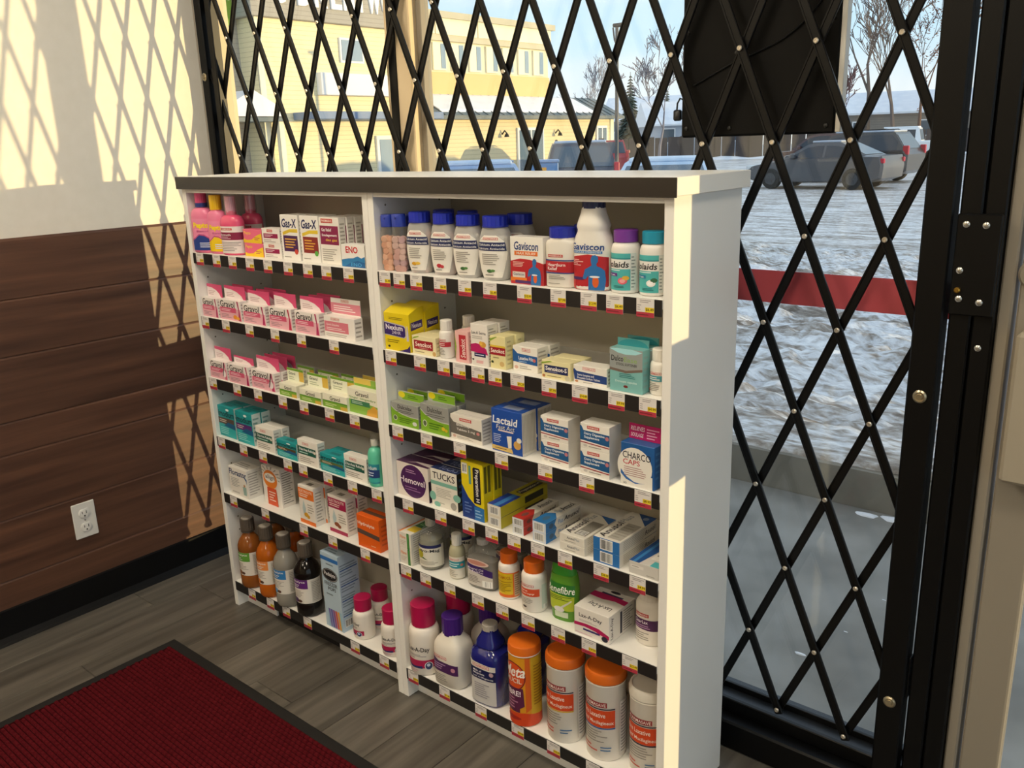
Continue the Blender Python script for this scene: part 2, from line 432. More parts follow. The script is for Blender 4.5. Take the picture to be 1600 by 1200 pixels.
b.add(vs_, fs_, m_mat); o = b.build('raised_pile', r); o['kind'] = 'stuff'

# ---------------------------------------------------------------- shop windows
m_glass = glass_mat('window_glass', (0.97, 0.985, 0.98, 1), 0.075, 0.0, 0.012, (0.75, 0.8, 0.85, 1))
def window_root(name):
    o = bpy.data.objects.new(name, None); COL.objects.link(o); o['kind'] = 'structure'; return o
YG = 0.405                                    # glass plane
w1 = window_root('window_1')
def bar(root, name, x0, x1, y0, y1, z0, z1, m, c=0.003):
    b = MB(); b.box(x0, x1, y0, y1, z0, z1, m, c); return b.build(name, root)
bar(w1, 'jamb', XW - 0.12, -0.330, 0.3625, 0.425, 0, 2.45, m_tan)
bar(w1, 'sill', -0.330, 0.455, 0.3625, 0.44, 0, 0.112, m_blk)
bar(w1, 'cross_rail', -0.330, 0.455, 0.385, 0.43, 0.605, 0.79, m_blk)
bar(w1, 'head', -0.330, 0.455, 0.3625, 0.44, 2.38, 2.45, m_blk)
bar(w1, 'mullion', 0.455, 0.548, 0.3625, 0.425, 0, 2.45, m_tan)
bar(w1, 'mullion_fin', 0.470, 0.496, 0.3575, 0.364, 0.1, 2.45, m_blk, 0.001)
bar(w1, 'glazing_bead', 0.548, 0.566, 0.388, 0.420, 0.112, 2.38, m_beige, 0.002)
bar(w1, 'pane', -0.329, 0.454, YG, YG + 0.006, 0.113, 2.379, m_glass, 0)
w2 = window_root('window_2')
m_sill = mat('2c3036', 0.35, 0.3)
bar(w2, 'sill', 0.548, 1.872, 0.3625, 0.44, 0, 0.098, m_sill)
bar(w2, 'gasket', 0.567, 1.872, 0.396, 0.404, 0.098, 0.113, m_blk, 0.001)
bar(w2, 'head', 0.548, 1.872, 0.3625, 0.44, 2.38, 2.45, m_blk)
bar(w2, 'pane', 0.5665, 1.871, YG, YG + 0.006, 0.099, 2.379, m_glass, 0)
o = bar(w2, 'red_vinyl_band', 0.567, 1.871, YG - 0.0012, YG - 0.0004, 1.026, 1.092, mat('c4505a', 0.5), 0)
o['label'] = 'dark red vinyl strip along the glass'

w3 = window_root('added_window')  # unseen glazing added past the door to bring in more daylight
bar(w3, 'sill', 3.12, 4.5, 0.3625, 0.44, 0, 0.098, m_sill); bar(w3, 'head', 3.12, 4.5, 0.3625, 0.44, 2.38, 2.45, m_blk)
bar(w3, 'pane', 3.1205, 4.4995, YG, YG + 0.006, 0.099, 2.379, m_glass, 0)
w4 = window_root('window_4')
for k in range(3):
    bar(w4, 'pane', 4.66, 4.666, -3.9 + k * 1.334 + 0.03, -3.9 + (k + 1) * 1.333 - 0.03, 0.2505, 2.4495, m_glass, 0)
    if k: bar(w4, 'mullion', 4.64, 4.70, -3.9 + k * 1.3333 - 0.029, -3.9 + k * 1.3333 + 0.029, 0.2505, 2.4495, m_tan)
# black frame and door at the right
t1 = window_root('trim_1')
bar(t1, 'jamb', 1.945, 1.966, 0.345, 0.56, 0, 2.45, m_beige)  # door frame, its depth stretched to keep sun off the shelf side panel
bar(t1, 'shading_block', 1.873, 1.944, 0.375, 0.56, 0, 2.45, m_beige)  # unseen block added behind the lock post to shade the side panel
d1 = window_root('door_1')
bar(d1, 'stile', 1.972, 2.036, 0.352, 0.395, 0.008, 2.43, m_beige)
bar(d1, 'stile', 2.95, 3.02, 0.352, 0.395, 0.008, 2.43, m_beige)
bar(d1, 'bottom_rail', 2.036, 2.95, 0.352, 0.395, 0.008, 0.11, m_beige)
bar(d1, 'top_rail', 2.036, 2.95, 0.352, 0.395, 2.34, 2.43, m_beige)
bar(d1, 'glass', 2.0365, 2.9495, 0.372, 0.378, 0.1105, 2.3395, m_glass, 0)
pb_ = bar(d1, 'push_bar_end', 1.985, 2.09, 0.296, 0.352, 0.775, 1.035, mat('a39a89', 0.5), 0.006)
bar(d1, 'push_bar', 2.09, 2.95, 0.304, 0.352, 0.86, 0.94, mat('a39a89', 0.5), 0.006)
b = MB(); b.lathe([(0, 0.026, 0.026), (0.006, 0.026, 0.026), (0.010, 0.022, 0.022), (0.010, 0.012, 0.012), (0.016, 0.011, 0.011)], mat('9c9588', 0.35, 0.4), 28)
o = b.build('lock_cylinder', d1, 40, (1.994, 0.352, 1.125)); o.rotation_euler = (math.pi / 2, 0, 0)

# ---------------------------------------------------------------- folding security gate
GY = 0.340; GS, GH = 0.1456, 0.1721; GX0, GZ0 = 1.6113, 0.1395
GXL, GXR = -0.315, 1.842; NR = 12; GZT = GZ0 + (NR - 1) * GH
gate = thing('security_gate', 'black folding lattice security gate across the shop window', 'gate', (0.75, GY, 0))
OX = 0.75
bw2 = 0.0084
def slat(p0, p1, yc, d):
    a = Vector((p0[0] - OX, 0, p0[1])); c_ = Vector((p1[0] - OX, 0, p1[1])); t = (c_ - a); L = t.length; ang = math.atan2(t.z, t.x)
    b = MB(); b.box(-0.012, L + 0.012, -d, d, -bw2, bw2, m_blkm, 0.0014)
    b.box(-0.010, L + 0.010, -d - 0.0016, -d + 0.0005, bw2 * 0.55, bw2 * 0.95, m_blkm, 0.0004)
    o = b.build('lattice_bar', gate, loc=(a.x, yc - GY, a.z)); o.rotation_euler = (0, -ang, 0)
def clip(c0, sgn):
    """bar through column c0 on the bottom row, leaning right (+1) or left (-1)"""
    pts = []
    for j in range(NR):
        x = GX0 + GS * (c0 + sgn * j / 2)
        if GXL - 0.005 <= x <= GXR + 0.005: pts.append((x, GZ0 + GH * j))
    if len(pts) < 1: return None
    def ext(p, d):
        return (p[0] + d * sgn * GS / 2, p[1] + d * GH)
    lo, hi = pts[0], pts[-1]
    if lo[1] > GZ0 + 0.01:
        q = ext(lo, -1); xb = GXL if sgn > 0 else GXR; f = abs((xb - lo[0]) / (q[0] - lo[0])); lo = (lo[0] + (q[0] - lo[0]) * min(1, f), lo[1] + (q[1] - lo[1]) * min(1, f))
    if hi[1] < GZT - 0.01:
        q = ext(hi, 1); xb = GXR if sgn > 0 else GXL; f = abs((xb - hi[0]) / (q[0] - hi[0])); hi = (hi[0] + (q[0] - hi[0]) * min(1, f), hi[1] + (q[1] - hi[1]) * min(1, f))
    return lo, hi
for c0 in range(-19, 9):
    for sgn in (1, -1):
        q = clip(c0, sgn)
        if q and (Vector(q[1]) - Vector(q[0])).length > 0.05:
            slat(q[0], q[1], GY + (0.0052 if sgn > 0 else -0.0052), 0.0032)
b = MB(); b.lathe([(0, 0.0052, 0.0052), (0.0022, 0.0050, 0.0050), (0.0034, 0.0036, 0.0036), (0.0034, 0.0020, 0.0020), (0.0024, 0.0016, 0.0016)], mat('d8cfc0', 0.3, 0.8), 12)
rv0 = b.build('rivet', gate, 40); first = True
b = MB(); b.lathe([(0, 0.0036, 0.0036), (0.012, 0.0036, 0.0036)], mat('d8cfc0', 0.35, 0.7), 10); n_riv = 0
for j in range(NR):
    for c0 in range(-19, 9):
        x = GX0 + GS * (c0 + (0.5 if j % 2 else 0)); z = GZ0 + GH * j
        if GXL + 0.02 < x < GXR - 0.03:
            if first: o = rv0; first = False
            else: o = share(rv0, 'rivet', gate)
            o.location = (x - OX, -0.0108, z); o.rotation_euler = (math.pi / 2, 0, 0)
# end posts, bottom track
def gp(name, x0, x1, y0, y1, z0, z1, c=0.003):
    b = MB(); b.box(x0 - OX, x1 - OX, y0 - GY, y1 - GY, z0, z1, m_blkm, c); return b.build(name, gate)
gp('end_post', 1.818, 1.866, 0.322, 0.360, 0.012, 2.2)
gp('wall_post', -0.352, -0.318, 0.3195, 0.360, 0.012, 2.2)
gp('folding_post', -0.300, -0.272, 0.324, 0.352, 0.095, 2.2)
gp('bottom_track', -0.315, 1.816, 0.312, 0.361, 0.0005, 0.072, 0.004)
gp('track_lip', -0.315, 1.816, 0.349, 0.361, 0.072, 0.104, 0.002)
gp('top_track', -0.315, 1.816, 0.318, 0.360, 2.08, 2.16)
b = MB(); b.lathe([(0, 0.012, 0.012), (0.002, 0.012, 0.012), (0.004, 0.009, 0.009), (0.0035, 0.006, 0.006), (0.006, 0.005, 0.005)], mat('b3a78c', 0.3, 0.85), 18)
bo = b.build('post_bolt', gate, 40, (1.842 - OX, 0.322 - GY, 0.898)); bo.rotation_euler = (math.pi / 2, 0, 0)
for zz in (0.265,): share(bo, 'post_bolt', gate, (1.842 - OX, 0.322 - GY, zz), (math.pi / 2, 0, 0))
share(bo, 'post_bolt', gate, (-0.334 - OX, 0.3195 - GY, 1.585), (math.pi / 2, 0, 0))
gp('latch_bar', 1.868, 1.8715, 0.330, 0.352, 0.28, 0.37, 0.001)

# receiving post with the lock plate
r = thing('gate_lock_post', 'black steel post holding the gate lock plate beside the door', 'post', (1.909, 0.335, 0))
def lp(name, x0, x1, y0, y1, z0, z1, c=0.003):
    b = MB(); b.box(x0 - 1.909, x1 - 1.909, y0 - 0.335, y1 - 0.335, z0, z1, m_blkm, c); return b.build(name, r)
lp('post', 1.8735, 1.908, 0.330, 0.374, 0.001, 2.45); lp('post_flange', 1.910, 1.9435, 0.333, 0.374, 0.001, 2.45)
pl = lp('lock_plate', 1.874, 1.942, 0.318, 0.330, 1.052, 1.222, 0.002)
b = MB(); b.lathe([(0, 0.0056, 0.0056), (0.002, 0.0056, 0.0056), (0.004, 0.003, 0.003), (0.004, 0.001, 0.001)], mat('c9c7c0', 0.25, 0.9), 14)
sc0 = None
for x, z in ((1.889, 1.205), (1.919, 1.204), (1.886, 1.128), (1.889, 1.080), (1.921, 1.076)):
    if sc0 is None: sc0 = o = b.build('screw', r, 40)
    else: o = share(sc0, 'screw', r)
    o.location = (x - 1.909, 0.318 - 0.335, z); o.rotation_euler = (math.pi / 2, 0, 0)
o = share(sc0, 'screw', r, (1.924 - 1.909, 0.333 - 0.335, 0.995), (math.pi / 2, 0, 0))
b = MB(); b.lathe([(0, 0.005, 0.005), (0.006, 0.005, 0.005), (0.008, 0.003, 0.003)], mat('b08a3c', 0.3, 0.9), 14)
o = b.build('key_cylinder', r, 40, (1.886 - 1.909, 0.318 - 0.335, 1.095)); o.rotation_euler = (math.pi / 2, 0, 0)

# ---------------------------------------------------------------- black display panel hung against the glass
r = thing('hanging_screen', 'back of a black display screen hung in the window behind the gate', 'screen', (1.482, 0.379, 1.357))
m_pan = mat('0a0908', 0.6, spec=0.15)
b = MB(); b.box(-0.158, 0.158, -0.012, 0.008, 0, 0.62, m_pan, 0.004); b.build('rear_housing', r)
b = MB(); b.box(0.158, 0.168, -0.010, 0.010, 0.002, 0.62, mat('d9d6cd', 0.4), 0.001); b.build('edge_frame', r)
b = MB(); b.lathe([(0, 0.004, 0.004), (0.002, 0.004, 0.004), (0.003, 0.002, 0.002)], mat('0a0a0a', 0.5), 10); s0 = None
for x, z in ((-0.145, 0.018), (-0.05, 0.016), (0.06, 0.014), (0.142, 0.014), (-0.145, 0.2), (0.145, 0.2), (-0.04, 0.155)):
    if s0 is None: s0 = o = b.build('housing_screw', r, 40)
    else: o = share(s0, 'housing_screw', r)
    o.location = (x, -0.012, z); o.rotation_euler = (math.pi / 2, 0, 0)
b = MB(); pts = [(-0.13 + 0.26 * t, -0.0145, 0.10 + 0.02 * math.sin(t * 5) + 0.16 * t ** 2) for t in [i / 14 for i in range(15)]]
b.tube(pts, 0.0018, mat('0c0c0c', 0.4), 6); b.build('cable', r, 60)
b = MB(); b.tube([(-0.158, -0.003, 0.075), (-0.166, -0.003, 0.078), (-0.172, -0.003, 0.068), (-0.173, -0.003, 0.055)], 0.0018, mat('0c0c0c', 0.4), 6)
b.box(-0.180, -0.163, -0.008, 0.004, 0.034, 0.056, mat('0c0c0c', 0.4), 0.003); b.build('power_plug', r, 50)
for sx in (-0.12, 0.12):
    b = MB(); b.tube([(sx, 0, 0.62), (sx, 0, 1.093)], 0.0015, m_steel, 6); b.build('hanging_wire', r)

# ---------------------------------------------------------------- ceiling lights
m_em = bpy.data.materials.new('led_panel'); m_em.use_nodes = True; t_ = m_em.node_tree
pb2 = t_.nodes['Principled BSDF']; pb2.inputs['Base Color'].default_value = (1, 1, 1, 1)
pb2.inputs['Emission Color'].default_value = (1.0, 0.88, 0.69, 1); pb2.inputs['Emission Strength'].default_value = 20.5
lights_at = [(0.6, -1.2), (2.4, -1.2), (0.6, -3.2), (2.4, -3.2)]
for x, y in lights_at:
    r = thing('ceiling_light', 'square flush ceiling light panel with white frame', 'light', (x, y, ZC), group='ceiling light panels')
    b = MB()
    for q in ((-0.31, 0.31, -0.31, -0.29), (-0.31, 0.31, 0.29, 0.31), (-0.31, -0.29, -0.29, 0.29), (0.29, 0.31, -0.29, 0.29)): b.box(*q, -0.02, 0, mat('f0f0f0', 0.5))
    b.build('frame', r)
    b = MB(); b.box(-0.29, 0.29, -0.29, 0.29, -0.012, -0.004, m_em); b.build('diffuser', r)
# ================================================================ OUTSIDE
random.seed(21)
def snow_mat(name):
    """dirty churned snow: broad pale and brown patches broken up by fine grit"""
    m, t, b = node_mat(name, 0.5)
    tcn = t.nodes.new('ShaderNodeTexCoord'); fac = []
    for sc_, ns, dt in (((0.8, 3.0, 1), 1.3, 10), ((2.2, 6.5, 2), 4.2, 14)):
        mpn = t.nodes.new('ShaderNodeMapping'); mpn.inputs['Scale'].default_value = sc_; n = t.nodes.new('ShaderNodeTexNoise')
        n.inputs['Scale'].default_value = ns; n.inputs['Detail'].default_value = dt; n.inputs['Roughness'].default_value = 0.62
        t.links.new(tcn.outputs['Object'], mpn.inputs[0]); t.links.new(mpn.outputs[0], n.inputs['Vector']); fac.append(n.outputs['Fac'])
    mixn = t.nodes.new('ShaderNodeMath'); mixn.operation = 'ADD'; t.links.new(fac[0], mixn.inputs[0]); t.links.new(fac[1], mixn.inputs[1])
    hf = t.nodes.new('ShaderNodeMath'); hf.operation = 'MULTIPLY'; hf.inputs[1].default_value = 0.5; t.links.new(mixn.outputs[0], hf.inputs[0])
    r = t.nodes.new('ShaderNodeValToRGB')
    for k, (p_, c_) in enumerate(((0.37, '6a5e52'), (0.44, '968b80'), (0.485, 'bbb6b1'), (0.53, 'dcddE0'), (0.60, 'f6f7f8'))):
        if k > 1: r.color_ramp.elements.new(0.9)
        r.color_ramp.elements[k].position = p_; r.color_ramp.elements[k].color = lin(c_)
    t.links.new(hf.outputs[0], r.inputs[0]); t.links.new(r.outputs[0], b.inputs['Base Color'])
    bp = t.nodes.new('ShaderNodeBump'); bp.inputs['Strength'].default_value = 1.0; bp.inputs['Distance'].default_value = 0.05
    t.links.new(hf.outputs[0], bp.inputs['Height']); t.links.new(bp.outputs[0], b.inputs['Normal'])
    return m
m_snow = snow_mat('packed_snow')
m_walk = noise_mat('grey_concrete', ['6f6d68', '85837d', '979590'], nscale=3.5, detail=8, rough=0.75, bump=0.15)
m_roofsnow = noise_mat('roof_snow', ['e2e6ee', 'f2f4f8'], nscale=2, rough=0.7, bump=0.2)
def lot_z(y): return 0.105 - 0.545 * min(1.0, max(0.0, (y - 2.1) / 9.5)) if y > 2.1 else 0.105
b = MB(); b.box(-6, 8, 0.462, 1.955, -0.30, -0.055, m_walk); struct(b.build('sidewalk'))
b = MB(); b.prism([(1.955, -0.3), (1.965, 0.095), (1.985, 0.112), (2.16, 0.112), (2.16, -0.3)], -6, 8, noise_mat('kerb_concrete', ['77746c', '8d8a82'], nscale=6, detail=7, rough=0.8, bump=0.2), 'x')
struct(b.build('kerb'))
# churned, rutted snow over the parking lot
ys = [1.972, 1.99] + [2.02 + 0.045 * i for i in range(113)] + [7.12 + 0.14 * i for i in range(40)] + [12.8 + 0.5 * i for i in range(6)] + [16, 20, 28, 40, 60, 90, 140]
xs = [-90, -60, -40, -30, -24, -18, -14, -11, -9, -8, -7] + [-6 + 0.065 * i for i in range(125)] + [2.5, 3.5, 5, 8, 14, 25, 45, 70]
from mathutils import noise as mnoise
vs_ = []; fs_ = []
for y in ys:
    for x in xs:
        amp = 0.10 if y < 12.5 else 0.0
        q_ = mnoise.fractal(Vector((x * 1.1, y * 3.4, 0)), 0.42, 2.1, 7); n = (q_ - 1.2 * abs(mnoise.noise(Vector((x * 0.8, y * 2.4, 7))))) * amp * 0.8
        rut = 0.035 * math.sin(y * 3.1 + 0.35 * x + 1.5 * mnoise.noise(Vector((x * 0.3, y * 0.5, 3)))) if y < 12.5 else 0
        vs_.append((x, y, lot_z(y) + (n + rut) * min(1, max(0.12, (y - 2.0) / 0.5)) + (0.022 if y > 1.98 and y < 2.3 else 0)))
nxs = len(xs)
for j in range(len(ys) - 1):
    for i in range(nxs - 1): fs_.append((j*nxs + i, j*nxs + i + 1, (j+1)*nxs + i + 1, (j+1)*nxs + i))
b = MB(); b.add(vs_, fs_, m_snow); struct(b.build('snowy_lot', None, 180))
b = MB(); b.box(4.76, 70, -40, 0.46, -0.4, -0.10, m_snow); b.box(8.0, 70, 0.46, 2.16, -0.4, -0.10, m_snow); struct(b.build('side_lot'))
for x, y, s_ in ((1.46, 0.86, 0.016), (1.30, 1.90, 0.04), (1.40, 1.91, 0.05), (1.62, 1.0, 0.007), (1.55, 1.3, 0.006), (1.52, 1.05, 0.006)):
    b = MB(); n_ = 9; R = []
    for z, q in ((0, 1), (0.35, 0.85), (0.6, 0.4)): R.append([(s_ * q * (1 + 0.3 * math.sin(3 * a + x * 9)) * math.cos(a), 0.5 * s_ * q * (1 + 0.25 * math.cos(2 * a)) * math.sin(a), z * s_ * 0.4) for a in [2 * math.pi * i / n_ for i in range(n_)]])
    b.rings(R, m_roofsnow); tag(b.build('snow_clump', None, 60, (x, y, -0.0548)), 'clump of snow lying against the foot of the concrete kerb' if y > 1.6 else 'tiny scrap of snow lying on the open grey pavement outside', 'snow', 'snow clumps at the kerb' if y > 1.6 else 'snow scraps on the pavement')

# ---------------------------------------------------------------- buildings: facades face +x
def siding_mat(name, c1, c2, pitch):
    m, t, bs = node_mat(name, 0.7)
    tcn = t.nodes.new('ShaderNodeTexCoord'); sx = t.nodes.new('ShaderNodeSeparateXYZ'); t.links.new(tcn.outputs['Object'], sx.inputs[0])
    ml = t.nodes.new('ShaderNodeMath'); ml.operation = 'MULTIPLY'; ml.inputs[1].default_value = 1 / pitch; t.links.new(sx.outputs['Z'], ml.inputs[0])
    fr = t.nodes.new('ShaderNodeMath'); fr.operation = 'FRACT'; t.links.new(ml.outputs[0], fr.inputs[0])
    r_ = t.nodes.new('ShaderNodeValToRGB'); r_.color_ramp.elements[0].position = 0.02; r_.color_ramp.elements[0].color = lin(c2)
    r_.color_ramp.elements[1].position = 0.16; r_.color_ramp.elements[1].color = lin(c1); t.links.new(fr.outputs[0], r_.inputs[0])
    t.links.new(r_.outputs[0], bs.inputs['Base Color'])
    bp = t.nodes.new('ShaderNodeBump'); bp.inputs['Distance'].default_value = 0.02; bp.inputs['Strength'].default_value = 0.5
    t.links.new(fr.outputs[0], bp.inputs['Height']); t.links.new(bp.outputs[0], bs.inputs['Normal'])
    return m
m_sidA = siding_mat('cream_siding', 'f3e5ba', 'cdbf97', 0.16); m_sidB = siding_mat('grey_and_shaded_siding', 'a8a49b', '8a867e', 0.16)
m_sidC = siding_mat('tan_siding', 'e4d4aa', 'bcae8a', 0.18)
m_cream = mat('f6eed2', 0.7); m_tanw = mat('e6c28a', 0.75); m_bluegl = mat('8fa5b8', 0.15); m_whitef = mat('eeeeee', 0.6); m_slate = mat('5d6c74', 0.6)

def text_mesh(s, bold=0.0, shear=0.0, spacing=1.0, key={}):
    k = (s, bold, shear, spacing)
    if k not in key:
        cu = bpy.data.curves.new('lettering', 'FONT'); cu.body = s; cu.size = 1; cu.resolution_u = 2; cu.offset = bold; cu.shear = shear; cu.space_character = spacing
        o = bpy.data.objects.new('lettering', cu); me = bpy.data.meshes.new_from_object(o)
        V = [(v.co.x, v.co.y) for v in me.vertices]; F = [list(p.vertices) for p in me.polygons]
        x0 = min(v[0] for v in V); x1 = max(v[0] for v in V); y0 = min(v[1] for v in V); y1 = max(v[1] for v in V)
        key[k] = ([((x - x0) / (x1 - x0), (y - y0) / (y1 - y0)) for x, y in V], F, (x1 - x0) / (y1 - y0))
        bpy.data.objects.remove(o); bpy.data.curves.remove(cu); bpy.data.meshes.remove(me)
    return key[k]

bA = thing('commercial_building', 'cream sided commercial building with white channel letters and grey fascia', 'building', (-25.2, 22, -0.45))
def pt(root, name, x0, x1, y0, y1, z0, z1, m, c=0.0):
    b = MB(); L = root.location; b.box(x0 - L.x, x1 - L.x, y0 - L.y, y1 - L.y, z0 - L.z, z1 - L.z, m, c); return b.build(name, root)
pt(bA, 'wall', -34, -25.2, 17.9, 26.0, -0.45, 5.8, m_sidA)
pt(bA, 'fascia', -34, -25.0, 17.7, 26.1, 5.8, 7.9, m_sidB, 0.03)
pt(bA, 'parapet_cap', -34.1, -24.9, 17.6, 26.2, 7.9, 8.05, m_slate)
pt(bA, 'side_wing', -34, -26.2, 10.0, 17.9, -0.45, 7.4, m_sidB)  # greyer siding on this wing stands in for the shadow lying on it
pt(bA, 'corner_trim', -25.22, -25.14, 17.9, 18.12, -0.45, 5.8, m_cream)
pt(bA, 'sign_band', -25.2, -24.9, 20.4, 25.4, 3.25, 4.05, m_whitef, 0.02)
o = pt(bA, 'window', -25.2, -25.12, 21.6, 22.75, 4.45, 5.35, m_whitef); pt(bA, 'pane', -25.12, -25.10, 21.68, 22.67, 4.53, 5.27, m_bluegl).parent = o
o.children[0].location = (0, 0, 0)
o = pt(bA, 'canopy', -25.2, -23.9, 19.2, 25.8, 2.35, 2.62, mat('6f86a8', 0.6), 0.02)
o = pt(bA, 'door', -25.2, -25.1, 23.1, 24.1, -0.45, 1.75, m_whitef); q = pt(bA, 'door_glass', -25.1, -25.08, 23.25, 23.95, 0.1, 1.6, m_bluegl); q.parent = o
o = pt(bA, 'green_sign', -26.2, -25.95, 17.02, 17.62, 5.55, 7.3, mat('5b9c12', 0.5)); o['label'] = 'bright green sign with pale lettering'
V, F, ar = text_mesh('ent', 0.02); b = MB(); b.add([(0.26, -4.93 + 0.48 * x, 6.35 + 0.45 + 0.38 * y) for x, y in V], F, mat('c8dba0')); b.build('lettering', o).location = (-1.0, 0, 0)
pr = MB(); pr.prism([(16.4 - 22, 2.45 + .45), (18.4 - 22, 2.45 + .45), (18.3 - 22, 2.75 + .45), (17.2 - 22, 3.35 + .45), (16.5 - 22, 3.0 + .45)], -1.2, 0.6, m_roofsnow, 'x'); pr.build('porch_snow', bA)
pt(bA, 'porch_roof', -26.4, -24.6, 16.3, 18.5, 2.3, 2.47, m_slate)
pt(bA, 'porch_column', -24.9, -24.7, 18.2, 18.4, -0.45, 2.3, m_cream)
for ch, y0, wd in (('S', 18.72, .5), ('B', 19.7, .55), ('R', 20.45, .58), ('E', 21.2, .5), ('N', 21.8, .52), ('T', 22.4, .5), ('W', 22.98, .66), ('O', 23.7, .52), ('O', 24.28, .52), ('D', 24.86, .5)):
    V, F, ar = text_mesh(ch, 0.03); b = MB(); n = len(V)
    vv = [(0.27, y0 - 22 + wd * x, 6.28 + .45 + 0.95 * y) for x, y in V] + [(0.2, y0 - 22 + wd * x, 6.28 + .45 + 0.95 * y) for x, y in V]
    ed = {}
    for f in F:
        for i in range(len(f)): ed[(f[i], f[(i + 1) % len(f)])] = 1
    side = [(a, c_, c_ + n, a + n) for (a, c_) in ed if (c_, a) not in ed]
    b.add(vv, F + side, mat('ffffff', 0.5)); b.build('letter', bA)

bB = thing('low_office_building', 'tan two storey office building with snowy lower roof and clerestory windows', 'building', (-26.15, 34, -0.45))
pt(bB, 'wall', -34, -26.15, 26.3, 41.8, -0.45, 2.5, m_sidC)
pt(bB, 'upper_wall', -36, -27.7, 26.4, 38.0, 2.5, 4.58, m_tanw)
b = MB(); b.prism([(0.45, 2.9), (0.45, 3.02), (-1.6, 4.05), (-5, 4.05), (-5, 2.9)], -7.6, 8.25, m_slate, 'y'); b.build('lower_roof', bB)
rf = bB.children[-1]
for k in range(27):
    y = -7.4 + k * 0.575
    b = MB(); b.prism([(0.45, 3.02), (0.45, 3.06), (-1.6, 4.09), (-1.6, 4.05)], y, y + 0.05, mat('4f5d66', 0.6), 'y'); b.build('standing_seam', rf)
b = MB(); b.prism([(0.15, 3.17), (0.05, 3.30), (-1.3, 3.98), (-1.55, 4.05), (-1.55, 4.0)], -6.2, 5.8, m_roofsnow, 'y', ); b.build('roof_snow', bB)
pt(bB, 'gutter', -25.72, -25.62, 26.3, 42.2, 2.40, 2.55, mat('55646c', 0.5))
pt(bB, 'clerestory_wall', -36, -27.75, 26.4, 37.95, 4.58, 5.95, mat('dcd7bf', 0.7))
for k in range(9):
    y = 26.7 + k * 1.24
    f_ = pt(bB, 'window', -27.75, -27.66, y, y + 0.86, 4.66, 5.88, m_cream); g_ = pt(bB, 'pane', -27.66, -27.64, y + 0.50, y + 0.80, 4.74, 5.82, m_bluegl); g_.parent = f_
pt(bB, 'upper_trim', -36, -27.6, 26.35, 38.1, 5.95, 6.22, mat('c9c4ac', 0.7))
for k in range(4): pt(bB, 'fascia_panel', -36, -27.55, 26.4 + k * 2.92, 26.4 + k * 2.92 + 2.85, 6.22, 6.92, m_cream)
pt(bB, 'roof_edge', -36.1, -27.4, 26.35, 38.2, 6.92, 7.2, mat('c2bda6', 0.7))
pt(bB, 'corner_board', -26.17, -26.10, 41.5, 41.82, -0.45, 2.5, m_cream)
for y0, y1, z0, z1 in ((33.2, 35.3, -0.4, 2.0), (40.1, 41.1, 0.9, 2.05)):
    f_ = pt(bB, 'window', -26.15, -26.05, y0, y1, z0, z1, m_whitef)
    for k in range(2): g_ = pt(bB, 'pane', -26.05, -26.03, y0 + 0.12 + k * (y1 - y0 - 0.1) / 2, y0 + (k + 1) * (y1 - y0 - 0.1) / 2, z0 + 0.12, z1 - 0.12, mat('5f7484', 0.15)); g_.parent = f_
for y in (32.1, 36.4):
    b = MB(); b.tube([(0.0, y - 34, 2.15), (0.18, y - 34, 2.32), (0.3, y - 34, 2.2)], 0.035, m_blk, 6); b.lathe([(2.02, 0.13, 0.13), (2.12, 0.10, 0.10), (2.2, 0.04, 0.04)], m_blk, 12, c=(0.3, y - 34)); b.build('wall_lamp', bB)

# ---------------------------------------------------------------- houses beyond the fence
def house(name, label, x, y, w_, d_, hw, hr, wallm, rz):
    r = thing(name, label, 'house', (x, y, -0.45), rz)
    b = MB(); b.box(-w_ / 2, w_ / 2, -d_ / 2, d_ / 2, 0, hw, wallm); b.build('wall', r)
    b = MB(); b.prism([(-d_ / 2 - .4, hw), (-d_ / 2 - .4, hw + .15), (0, hw + hr), (d_ / 2 + .4, hw + .15), (d_ / 2 + .4, hw)], -w_ / 2 - .4, w_ / 2 + .4, m_roofsnow, 'x'); b.build('snowy_roof', r)
    for k in range(3):
        xx = -w_ / 2 + w_ * (k + 0.5) / 3; b = MB(); b.box(xx - .6, xx + .6, -d_ / 2 - .06, -d_ / 2, 1.2, 2.5, m_whitef); f_ = b.build('window', r)
        b = MB(); b.box(xx - .5, xx + .5, -d_ / 2 - .08, -d_ / 2 - .06, 1.3, 2.4, mat('4b5a66', 0.2)); b.build('pane', f_)
    return r
m_hs = siding_mat('house_siding', '8d8378', '746b61', 0.2)
house('house', 'grey bungalow with a snow covered roof behind the bare trees', -20.0, 80, 15, 8, 3.0, 1.9, m_hs, math.radians(18))
house('house', 'pale house with broad snowy roof beside the spruces', -38.5, 74, 9, 8, 2.7, 2.2, mat('aeb6c2', 0.7), math.radians(40))
house('house', 'small distant house with steep snowy roof behind the lamp post', -53.0, 92, 11, 8, 3.6, 2.8, mat('a9a9ac', 0.7), math.radians(20))
